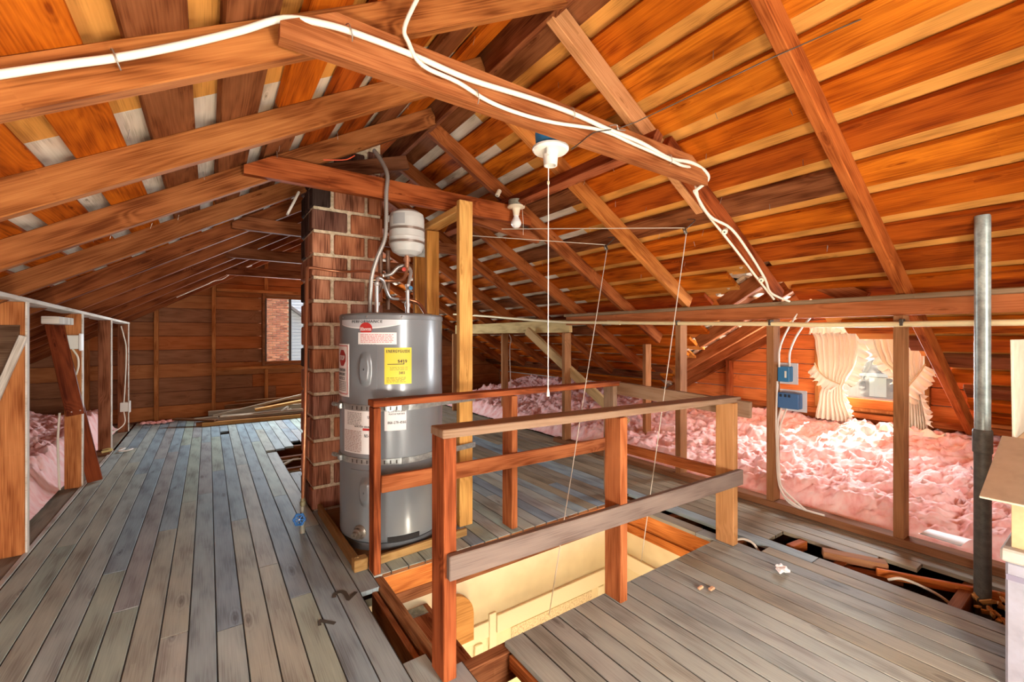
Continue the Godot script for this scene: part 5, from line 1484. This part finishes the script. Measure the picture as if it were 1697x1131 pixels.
	tag(cable(null, "white_rag", [Vector3(-0.70, 0.012, -5.62), Vector3(-0.66, 0.018, -5.58), Vector3(-0.69, 0.014, -5.50), Vector3(-0.63, 0.012, -5.48), Vector3(-0.60, 0.010, -5.55)], 0.010, flat(rgb(220, 214, 204), 0.9), 0.7, 5, 8), "twisted white rag on the floor before the third left stud", "rag")

func outlet(o: Node3D, p: Vector3, h: float) -> void:
	var w := flat(rgb(222, 220, 208), 0.4)
	bx(o, "box", p + Vector3(-0.045, -h / 2, -0.02), p + Vector3(0.03, h / 2, 0.025), w, 0.004)
	bx(o, "cover_plate", p + Vector3(0.03, -h * 0.62, -0.035), p + Vector3(0.044, h * 0.62, 0.037), flat(rgb(236, 234, 226), 0.35), 0.004)

# ---------------------------------------------------------------- right side things
func build_right_side() -> void:
	var pvc := flat(rgb(232, 212, 160), 0.4)
	var p := thing("plastic_pipe", "long cream plastic pipe strapped along the right stud wall", "pipe", Vector3(2.93, 1.16, -1.5))
	cable(p, "pipe", [Vector3(2.93, 1.16, 2.4), Vector3(2.93, 1.16, -0.69), Vector3(2.93, 1.176, -1.33), Vector3(2.93, 1.195, -1.97), Vector3(2.93, 1.22, -2.77), Vector3(2.93, 1.24, -3.34), Vector3(2.93, 1.294, -4.07), Vector3(2.93, 1.359, -4.88), Vector3(2.93, 1.416, -5.7)], 0.0145, pvc, 1.0, 6, 12)
	for z in [-0.70, -1.34, -2.01]:
		bx(p, "pipe_clip", Vector3(2.914, 1.152 + (-0.7 - z) * 0.022, z - 0.008), Vector3(2.958, 1.188 + (-0.7 - z) * 0.022, z + 0.008), flat(rgb(70, 60, 46), 0.5), 0.003)
	cable(p, "coupling", [Vector3(2.93, 1.213, -2.57), Vector3(2.93, 1.219, -2.72)], 0.018, pvc, 1.0, 1, 12)
	var v := thing("vent_pipe", "galvanised vent pipe with a dark collar rising through the right roof", "pipe", Vector3(2.73, -0.08, -0.39))
	var gz := tri_mat("galv", rgb(206, 214, 208), 2.5, 0.4, 0.35)
	var gd := tri_mat("galv", rgb(124, 120, 112), 3.0, 0.55, 0.25)
	var o := Vector3(2.72, 0, -0.385)
	turned(v, "upper_pipe", [Vector2(0, 0.68), Vector2(0.0255, 0.68), Vector2(0.0255, 1.615), Vector2(0, 1.615)], o, gz)
	turned(v, "collar", [Vector2(0.03, 0.60), Vector2(0.0315, 0.605), Vector2(0.0315, 0.69), Vector2(0.029, 0.70), Vector2(0.0255, 0.70)], o, gd)
	turned(v, "lower_pipe", [Vector2(0, -0.16), Vector2(0.0275, -0.16), Vector2(0.0275, 0.60), Vector2(0.03, 0.60), Vector2(0, 0.61)], o, gd)
	# blue junction boxes and cables on the third stud from the pipe
	var bl := flat(rgb(52, 120, 168), 0.45)
	var bl2 := flat(rgb(66, 108, 156), 0.45)
	var pc := flat(rgb(206, 204, 206), 0.4)
	var b1 := thing("junction_box", "upper blue junction box on the cable stud before the curtains", "junction box", Vector3(3.04, 0.80, -1.31), "blue junction boxes")
	bx(b1, "box", Vector3(3.0, 0.808, -1.330), Vector3(3.06, 0.905, -1.262), bl, 0.004)
	bx(b1, "cover_plate", Vector3(3.06, 0.79, -1.345), Vector3(3.066, 0.925, -1.235), pc, 0.002)
	bx(b1, "paper_label", Vector3(2.998, 0.835, -1.287), Vector3(3.0, 0.877, -1.276), flat(rgb(226, 226, 214), 0.6), 0.0)
	var b2 := thing("junction_box", "lower wider blue junction box on the cable stud", "junction box", Vector3(3.04, 0.63, -1.27), "blue junction boxes")
	bx(b2, "box", Vector3(3.0, 0.640, -1.330), Vector3(3.06, 0.738, -1.208), bl2, 0.004)
	bx(b2, "cover_plate", Vector3(3.06, 0.62, -1.345), Vector3(3.066, 0.755, -1.185), pc, 0.002)
	for q in [-1.318, -1.29, -1.268]: bx(b2, "knockout", Vector3(2.997, 0.712, q), Vector3(3.001, 0.73, q + 0.014), flat(rgb(30, 40, 54), 0.6), 0.001)
	var nm := flat(rgb(226, 216, 204), 0.5)
	var cl := ["white cable curving from the plate into the upper blue box, nearer the stud", "white cable from the plate into the upper blue box, farther from the stud", "white cable running down the stud past both blue boxes to the floor", "white cable leaving the lower blue box toward the sole plate, left strand", "white cable leaving the lower blue box toward the sole plate, right strand"]
	var cp := [[Vector3(3.02, 1.27, -1.20), Vector3(3.0, 1.15, -1.265), Vector3(2.985, 1.02, -1.31), Vector3(2.99, 0.90, -1.315)],
		[Vector3(3.04, 1.25, -1.13), Vector3(3.03, 1.12, -1.22), Vector3(3.02, 1.0, -1.265), Vector3(3.03, 0.90, -1.27)],
		[Vector3(2.992, 0.81, -1.327), Vector3(2.985, 0.72, -1.327), Vector3(2.982, 0.5, -1.33), Vector3(2.982, 0.25, -1.315), Vector3(2.98, 0.12, -1.30), Vector3(2.96, 0.055, -1.22), Vector3(2.95, 0.052, -1.05)],
		[Vector3(3.0, 0.64, -1.305), Vector3(2.985, 0.55, -1.32), Vector3(2.982, 0.4, -1.325), Vector3(2.984, 0.2, -1.32), Vector3(2.97, 0.1, -1.28), Vector3(2.96, 0.05, -1.18)],
		[Vector3(3.0, 0.64, -1.275), Vector3(2.99, 0.54, -1.305), Vector3(2.982, 0.42, -1.318), Vector3(2.984, 0.24, -1.31), Vector3(2.975, 0.14, -1.29), Vector3(2.955, 0.05, -1.15)]]
	for k in 5: tag(cable(null, "cable", cp[k], 0.006, nm, 1.0, 5, 7), cl[k], "cable", "cables on the blue box stud")
	tag(cable(null, "cable", [Vector3(3.365, 1.12, -4.91), Vector3(3.39, 1.05, -4.90), Vector3(3.37, 0.9, -4.90), Vector3(3.385, 0.4, -4.90)], 0.006, nm, 1.0, 5, 7), "white cable stapled down the far stud beyond the railing", "cable")
	# floor pit odds and ends
	tag(timber(null, "loose_block", Vector3(2.585, -0.012, -0.93), Vector3(2.70, -0.015, -0.70), 0.035, 0.06, wood("plain", rgb(176, 132, 100), 0.8)), "short grey offcut lying in the open floor bay, upper piece", "offcut", "offcuts in the floor bay")
	tag(timber(null, "loose_block", Vector3(2.56, -0.055, -0.86), Vector3(2.68, -0.055, -0.64), 0.03, 0.05, wood("fir2", rgb(160, 104, 70), 0.8)), "short brown offcut lying in the open floor bay, under the grey one", "offcut", "offcuts in the floor bay")
	tag(timber(null, "split_board", Vector3(2.62, -0.03, -0.72), Vector3(2.84, -0.03, -0.30), 0.04, 0.02, wood("fir", rgb(220, 132, 66), 0.7)), "fresh orange split board edge in the open floor bay before the vent pipe", "board")
	tag(timber(null, "floor_cleat", Vector3(2.53, -0.035, -1.06), Vector3(2.66, -0.035, -1.045), 0.05, 0.04, wood("fir", rgb(204, 124, 66), 0.75)), "orange cleat crossing the first open floor hole on the right", "cleat")
	tag(cable(null, "cable", [Vector3(2.56, -0.02, -0.66), Vector3(2.57, 0.002, -0.62), Vector3(2.60, -0.01, -0.57), Vector3(2.63, -0.04, -0.50), Vector3(2.66, -0.09, -0.45)], 0.006, flat(rgb(206, 196, 176), 0.6), 1.0, 5, 7), "pale cable bowing out of the open floor bay", "cable", "cables in the floor bays")
	tag(cable(null, "cable", [Vector3(2.36, -0.02, -1.27), Vector3(2.37, 0.004, -1.22), Vector3(2.375, -0.005, -1.17), Vector3(2.37, -0.06, -1.12)], 0.006, flat(rgb(214, 204, 186), 0.6), 1.0, 5, 7), "pale cable looping out of the floor gap at the right railing post", "cable", "cables in the floor bays")
	var deb := MB.new()
	for k in 34:
		var c := Vector3(2.70 + rng.randf_range(-0.10, 0.12), -0.03 + rng.randf_range(-0.03, 0.02), -0.33 + rng.randf_range(-0.08, 0.09))
		deb.box(Transform3D(Basis(Vector3(rng.randf(), 1, rng.randf()).normalized(), rng.randf() * TAU), c), Vector3(rng.randf_range(0.02, 0.05), 0.008, rng.randf_range(0.01, 0.02)), 0.001)
	var dbo := put_w(null, "wood_chips", deb, wood("plain", rgb(214, 170, 110), 0.9), Vector3(2.7, -0.03, -0.33))
	tag(dbo, "loose wood chips round the foot of the vent pipe", "debris"); dbo.set_meta("kind", "stuff")
	# crumpled paper and chips on the right floor
	var cr := MB.new()
	for k in 7:
		var c := Vector3(2.189 + rng.randf_range(-0.014, 0.014), 0.014 + rng.randf_range(-0.004, 0.008), -0.95 + rng.randf_range(-0.014, 0.014))
		cr.box(Transform3D(Basis(Vector3(rng.randf() - 0.5, 1, rng.randf()).normalized(), rng.randf() * TAU), c), Vector3(0.03, 0.012, 0.022), 0.003)
	tag(put_w(null, "paper_scrap", cr, flat(rgb(238, 232, 230), 0.8), Vector3(2.189, 0, -0.95)), "crumpled white paper scrap on the right floor boards", "paper")
	tag(bx(null, "wood_chip", Vector3(1.742, 0.0, -1.098), Vector3(1.772, 0.010, -1.085), wood("plain", rgb(222, 180, 150), 0.9)), "small pale wood chip on the floor before the stair railing, left one", "wood chip", "wood chips on the right floor")
	tag(bx(null, "wood_chip", Vector3(1.775, 0.0, -1.068), Vector3(1.805, 0.010, -1.052), wood("plain", rgb(222, 180, 150), 0.9)), "small pale wood chip on the floor before the stair railing, right one", "wood chip", "wood chips on the right floor")
	build_boxes()
	build_curtains()

func build_boxes() -> void:
	# white carton with an open brown carton on it, at the right edge
	var c := tri_mat("card", rgb(152, 150, 162), 2.0, 0.7)
	var br := tri_mat("card", rgb(196, 166, 124), 2.0, 0.85)
	var gr := tri_mat("card", rgb(186, 174, 150), 2.0, 0.85)
	var w := thing("white_carton", "tall white carton with a grey band near its top at the right edge", "carton", Vector3(2.3, 0, 0.1))
	bx(w, "body", Vector3(2.035, 0.0, -0.24), Vector3(2.55, 0.40, 0.30), c, 0.006)
	bx(w, "printed_band", Vector3(2.033, 0.345, -0.238), Vector3(2.035, 0.362, 0.298), flat(rgb(120, 112, 128), 0.7), 0.0)
	bx(w, "lid", Vector3(2.025, 0.40, -0.25), Vector3(2.56, 0.44, 0.31), tri_mat("card", rgb(186, 176, 166), 2.0, 0.8), 0.006)
	var b := thing("open_carton", "brown open carton with upright and drooping flaps stacked on the white carton", "carton", Vector3(2.3, 0.44, 0.1))
	bx(b, "wall_panel", Vector3(2.06, 0.44, -0.23), Vector3(2.068, 0.775, 0.30), br, 0.001)
	bx(b, "wall_panel", Vector3(2.068, 0.44, -0.23), Vector3(2.54, 0.775, -0.222), br, 0.001)
	bx(b, "wall_panel", Vector3(2.54, 0.44, -0.23), Vector3(2.548, 0.775, 0.30), br, 0.001)
	bx(b, "wall_panel", Vector3(2.068, 0.44, 0.292), Vector3(2.54, 0.775, 0.30), br, 0.001)
	bx(b, "bottom_panel", Vector3(2.068, 0.44, -0.222), Vector3(2.54, 0.446, 0.292), br, 0.001)
	timber(b, "drooping_flap", Vector3(2.062, 0.782, -0.03), Vector3(1.72, 0.662, -0.03), 0.006, 0.44, gr, Vector3.UP, 0.001)
	timber(b, "upright_flap", Vector3(2.30, 0.776, -0.226), Vector3(2.30, 1.088, -0.230), 0.006, 0.47, tri_mat("card", rgb(206, 196, 174), 2.0, 0.85), Vector3(0, 0, 1), 0.001)
	bx(b, "tape_strip", Vector3(2.058, 0.455, -0.05), Vector3(2.06, 0.65, 0.0), flat(rgb(214, 190, 150), 0.25), 0.0)

func cloth_mat(c: Color) -> StandardMaterial3D:
	var m := StandardMaterial3D.new()
	m.albedo_color = c; m.roughness = 0.95
	m.backlight_enabled = true; m.backlight = Color(0.18, 0.17, 0.15)
	m.cull_mode = BaseMaterial3D.CULL_DISABLED
	return m

# curtain: rows of [y, z_left, z_right, depth of the pleats]
func curtain_panel(par: Node3D, called: String, rows: Array, x: float, folds: float, m: Material) -> void:
	var g := []
	var N := 70
	for i in rows.size() - 1:
		var steps := 8
		for s in steps + (1 if i == rows.size() - 2 else 0):
			var t := float(s) / steps
			var a: Array = rows[i]; var b: Array = rows[i + 1]
			var tt := t * t * (3 - 2 * t)
			var y: float = lerp(float(a[0]), float(b[0]), t)
			var row := []
			for j in N + 1:
				var u := float(j) / N
				var z: float = lerp(lerp(float(a[1]), float(b[1]), tt), lerp(float(a[2]), float(b[2]), tt), u)
				var d: float = lerp(float(a[3]), float(b[3]), t)
				row.append(Vector3(x + d * sin(u * folds * TAU + sin(u * 9.0) * 0.8) + 0.3 * d * sin(u * folds * 2.3 * TAU + y * 3.0), y, z))
			g.append(row)
	var mb := MB.new()
	mb.grid(g)
	put_w(par, called, mb, m, Vector3(x, rows[0][0], rows[0][1]))

# ruffle along a path; wide is the direction it stands out to
func ruffle(par: Node3D, called: String, p: Array, wide: Vector3, amp: float, waves: float, m: Material) -> void:
	var c := smooth_path(p, 14)
	var g := [[], [], [], []]
	for k in c.size():
		var t := float(k) / (c.size() - 1)
		for r in 4:
			var f := r / 3.0
			g[r].append(c[k] + wide * f + Vector3(amp * f * sin(t * waves * TAU) + amp * 0.4 * f * sin(t * waves * 2.7 * TAU), 0.012 * f * sin(t * waves * TAU + 1.4), 0.014 * f * cos(t * waves * 1.3 * TAU)))
	var mb := MB.new()
	mb.grid(g)
	put_w(par, called, mb, m, p[0])

func build_curtains() -> void:
	var m := cloth_mat(rgb(243, 236, 218))
	var m2 := cloth_mat(rgb(248, 243, 230))
	var l := thing("curtain", "left ruffled cream curtain tied back at the right window", "curtain", Vector3(4.62, 0.4, -1.55), "ruffled curtains")
	curtain_panel(l, "cloth_panel", [[1.17, -1.755, -1.40, 0.016], [1.05, -1.72, -1.385, 0.018], [0.85, -1.70, -1.41, 0.018], [0.70, -1.675, -1.475, 0.013], [0.645, -1.665, -1.50, 0.009], [0.55, -1.69, -1.49, 0.014], [0.34, -1.72, -1.43, 0.020]], 4.62, 8.0, m)
	ruffle(l, "edge_ruffle", [Vector3(4.61, 1.13, -1.41), Vector3(4.61, 1.0, -1.395), Vector3(4.61, 0.88, -1.405), Vector3(4.60, 0.76, -1.445), Vector3(4.59, 0.68, -1.49)], Vector3(-0.01, -0.025, 0.065), 0.024, 7.0, m2)
	ruffle(l, "edge_ruffle", [Vector3(4.61, 0.63, -1.51), Vector3(4.61, 0.52, -1.49), Vector3(4.60, 0.42, -1.455)], Vector3(-0.01, -0.02, 0.035), 0.02, 4.0, m2)
	ruffle(l, "tie_back_ruffle", [Vector3(4.595, 0.84, -1.712), Vector3(4.59, 0.775, -1.68), Vector3(4.58, 0.71, -1.61), Vector3(4.58, 0.668, -1.52)], Vector3(-0.012, -0.065, -0.05), 0.02, 6.0, m)
	cable(l, "tie_band", [Vector3(4.60, 0.85, -1.72), Vector3(4.588, 0.78, -1.68), Vector3(4.575, 0.715, -1.61), Vector3(4.575, 0.672, -1.51)], 0.006, flat(rgb(196, 180, 140), 0.9), 1.0, 5, 6)
	ruffle(l, "heading_ruffle", [Vector3(4.60, 1.175, -1.76), Vector3(4.60, 1.178, -1.6), Vector3(4.60, 1.175, -1.40)], Vector3(-0.012, -0.055, 0.0), 0.018, 9.0, m)
	var r := thing("curtain", "right ruffled cream curtain half hidden behind the front stud", "curtain", Vector3(4.62, 0.4, -1.1), "ruffled curtains")
	curtain_panel(r, "cloth_panel", [[1.17, -1.33, -0.955, 0.016], [1.02, -1.29, -0.965, 0.018], [0.90, -1.25, -0.975, 0.018], [0.80, -1.17, -0.985, 0.013], [0.72, -1.10, -0.985, 0.010], [0.60, -1.085, -0.965, 0.014], [0.32, -1.09, -0.945, 0.02]], 4.62, 8.0, m)
	ruffle(r, "edge_ruffle", [Vector3(4.61, 1.13, -1.30), Vector3(4.61, 1.0, -1.275), Vector3(4.61, 0.90, -1.235), Vector3(4.60, 0.80, -1.16), Vector3(4.59, 0.73, -1.10)], Vector3(-0.01, -0.025, -0.045), 0.022, 7.0, m2)
	ruffle(r, "tie_back_ruffle", [Vector3(4.595, 0.87, -0.965), Vector3(4.58, 0.80, -0.995), Vector3(4.57, 0.70, -1.05), Vector3(4.57, 0.62, -1.09)], Vector3(-0.014, -0.06, 0.075), 0.024, 6.0, m)
	ruffle(r, "edge_ruffle", [Vector3(4.60, 0.64, -0.99), Vector3(4.60, 0.52, -0.97), Vector3(4.60, 0.41, -0.955)], Vector3(-0.014, -0.02, 0.04), 0.022, 5.0, m)
	cable(r, "tie_band", [Vector3(4.60, 0.88, -0.96), Vector3(4.58, 0.81, -0.99), Vector3(4.57, 0.71, -1.045), Vector3(4.57, 0.63, -1.09)], 0.006, flat(rgb(190, 174, 136), 0.9), 1.0, 5, 6)
	# cloth gathered on the insulation below it
	var g := []
	for i in 16:
		var row := []
		for j in 30:
			var u := i / 15.0; var v := j / 29.0
			var ring := sin(u * PI)
			row.append(Vector3(4.50 + 0.11 * u + 0.008 * sin(v * 40.0), 0.33 + ring * (0.035 + 0.02 * sin(v * 19.0)) , -1.22 + 0.38 * v))
		g.append(row)
	var mb := MB.new()
	mb.grid(g)
	put_w(r, "trailing_hem", mb, m, Vector3(4.55, 0.35, -1.0))

# ---------------------------------------------------------------- far end
func build_far_side() -> void:
	var cols := [rgb(196, 150, 92), rgb(150, 106, 70), rgb(170, 160, 148), rgb(120, 86, 60), rgb(206, 198, 186), rgb(136, 98, 66)]
	var lab := ["front edge board of the loose lumber pile, tan and nearest the walkway", "brown board lying under the tan front board of the lumber pile", "grey board lying flat in the middle of the lumber pile", "dark board at the back of the lumber pile against the gable", "white painted board lying across the lumber pile", "long grey pole sloping up across the lumber pile", "tan board sloping up across the right of the lumber pile", "short dark board sticking out left of the lumber pile", "short grey board end at the left of the lumber pile", "dark long board high at the back of the lumber pile", "brown board along the back of the lumber pile", "pale thin slat on top of the lumber pile"]
	var d := [
		[Vector3(-0.06, 0.024, -6.47), Vector3(1.8, 0.024, -6.42), 0.045, 0.03, 0],
		[Vector3(-0.12, 0.022, -6.55), Vector3(1.8, 0.022, -6.52), 0.042, 0.09, 1],
		[Vector3(0.05, 0.055, -6.62), Vector3(1.8, 0.058, -6.60), 0.022, 0.14, 2],
		[Vector3(0.10, 0.03, -6.9), Vector3(1.8, 0.03, -6.85), 0.055, 0.14, 3],
		[Vector3(0.12, 0.080, -6.62), Vector3(1.75, 0.085, -6.56), 0.02, 0.11, 4],
		[Vector3(0.05, 0.095, -6.62), Vector3(1.50, 0.34, -6.78), 0.028, 0.028, 2],
		[Vector3(0.50, 0.13, -6.60), Vector3(1.60, 0.27, -6.62), 0.03, 0.09, 0],
		[Vector3(-0.34, 0.085, -6.72), Vector3(0.08, 0.06, -6.50), 0.02, 0.09, 3],
		[Vector3(-0.14, 0.075, -6.62), Vector3(0.10, 0.085, -6.60), 0.02, 0.06, 2],
		[Vector3(0.18, 0.15, -6.98), Vector3(1.7, 0.19, -6.95), 0.05, 0.03, 3],
		[Vector3(0.0, 0.10, -6.84), Vector3(1.7, 0.11, -6.80), 0.06, 0.03, 2],
		[Vector3(0.30, 0.205, -7.02), Vector3(1.6, 0.22, -7.0), 0.016, 0.05, 5]]
	for k in d.size():
		var q: Array = d[k]
		tag(timber(null, "loose_board", q[0], q[1], q[2], q[3], wood("plain" if q[4] in [0, 2, 4] else "fir2", cols[q[4]], 0.75)), lab[k], "board", "loose boards by the far gable")
	tag(cable(null, "white_rag", [Vector3(0.80, 0.10, -6.55), Vector3(0.84, 0.13, -6.53), Vector3(0.88, 0.15, -6.54), Vector3(0.87, 0.11, -6.52), Vector3(0.92, 0.12, -6.52)], 0.012, flat(rgb(226, 220, 208), 0.9), 0.8, 4, 8), "white knotted rag lying on the right of the lumber pile", "rag")
	# number marks in black on the floor
	var ink := flat(rgb(72, 70, 62), 0.8)
	var mk := thing("floor_mark", "dark stencilled digits on the floor left of the stair opening", "marking", Vector3(0.47, 0.0, -1.8))
	flat_text(mk, "digit", "2", 0.13, Transform3D(Basis(Vector3(0.75, 0, -0.66), Vector3(-0.66, 0, -0.75), Vector3(0, 1, 0)), Vector3(0.475, 0.0006, -1.93)), ink)
	flat_text(mk, "digit", "1", 0.10, Transform3D(Basis(Vector3(0.75, 0, -0.66), Vector3(-0.66, 0, -0.75), Vector3(0, 1, 0)), Vector3(0.372, 0.0006, -1.78)), ink)

# ---------------------------------------------------------------- outside
func build_outside() -> void:
	# brick house beyond the far window
	var bh := thing("brick_house", "red brick neighbour wall seen through the far gable window", "building", Vector3(0, -4.0, -15.7))
	bx(bh, "wall", Vector3(-4.0, -4.0, -15.9), Vector3(2.17, 5.0, -15.5), tri_mat("lime", rgb(226, 218, 204), 2.0, 0.95))
	var cs := [rgb(190, 128, 102), rgb(178, 116, 92), rgb(198, 140, 112), rgb(164, 106, 86)]
	for k in 4:
		var mb := MB.new()
		for r in range(0, 58):
			for i in range(0, 13):
				if (r * 7 + i * 3 + (r / 3) * 5) % 4 != k: continue
				var x := 2.17 - 0.215 * (i + (0.5 if r % 2 else 0.0)) - 0.102
				mb.box(Transform3D(Basis.IDENTITY, Vector3(x, -1.0 + 0.075 * r, -15.495)), Vector3(0.2, 0.061, 0.03), 0.002, ruv())
		var o := put_w(bh, "bricks", mb, wood("tile", cs[k], 0.9), Vector3(0, 1, -15.5))
		o.set_meta("kind", "stuff")
	var sh := thing("clapboard_house", "grey clapboard neighbour house at the right of the far window", "building", Vector3(4.4, -4, -17))
	bx(sh, "wall", Vector3(2.1, -4.0, -17.4), Vector3(7.5, 2.6, -17.05), flat(rgb(164, 172, 186), 0.8))
	for r in 30: timber(sh, "clapboard", Vector3(2.1, -0.8 + 0.115 * r, -17.03), Vector3(7.5, -0.8 + 0.115 * r, -17.03), 0.112, 0.016, flat(rgb(196, 204, 218), 0.75), Vector3(0, 1, 0.14), 0.002)
	timber(sh, "roof_edge", Vector3(1.7, 2.6, -16.9), Vector3(3.6, 1.15, -16.9), 0.09, 0.3, flat(rgb(86, 84, 88), 0.8))
	# house across the street beyond the right window
	var st := thing("street_house", "grey house with dark gabled roof and pale door seen through the curtained window", "building", Vector3(16, -3.0, -4.4))
	var wl := flat(rgb(122, 122, 116), 0.85)
	bx(st, "wall", Vector3(16.0, -4.0, -6.4), Vector3(19.0, 0.05, -2.2), wl)
	var gb := MB.new()
	gb.prism(Transform3D.IDENTITY, PackedVector2Array([Vector2(-5.15, 0.02), Vector2(-3.6, 0.02), Vector2(-4.36, 0.42)]), 3.0)
	put(st, "roof", gb.mesh(), flat(rgb(66, 64, 66), 0.9), Transform3D(Basis(Vector3(0, 0, 1), Vector3.UP, Vector3(-1, 0, 0)), Vector3(17.2, 0, 0)))
	bx(st, "eave_board", Vector3(15.55, -0.06, -5.2), Vector3(16.0, 0.03, -3.5), flat(rgb(206, 204, 194), 0.7))
	bx(st, "door", Vector3(15.96, -0.75, -4.55), Vector3(16.0, -0.12, -4.16), flat(rgb(206, 204, 190), 0.6))
	bx(st, "window", Vector3(15.96, -0.5, -4.80), Vector3(16.0, -0.12, -4.64), flat(rgb(64, 70, 74), 0.3))
	bx(st, "window", Vector3(15.96, -0.5, -4.08), Vector3(16.0, -0.12, -3.9), flat(rgb(74, 82, 88), 0.3))
	bx(st, "porch_rail", Vector3(15.3, -0.72, -4.5), Vector3(15.34, -0.60, -3.6), flat(rgb(90, 92, 94), 0.7))
	var tr := thing("street_tree", "leafless grey tree beside the house across the street", "tree", Vector3(15, -4, -5.1))
	for q in [[Vector3(15.0, -4, -5.15), Vector3(15.0, 0.2, -5.1), Vector3(15.0, 1.4, -5.0), 0.09], [Vector3(15.0, -0.2, -5.1), Vector3(15.0, 0.5, -4.8), Vector3(15.0, 1.0, -4.6), 0.04], [Vector3(15, 0.1, -5.1), Vector3(15, 0.7, -5.4), Vector3(15, 1.3, -5.5), 0.04]]:
		cable(tr, "branch", [q[0], q[1], q[2]], q[3], flat(rgb(108, 104, 96), 0.9), 1.0, 4, 8)
	var gd := struct_root("ground")
	bx(gd, "ground_slab", Vector3(-30, -4.2, -30), Vector3(40, -4.0, 30), flat(rgb(126, 126, 118), 0.95))
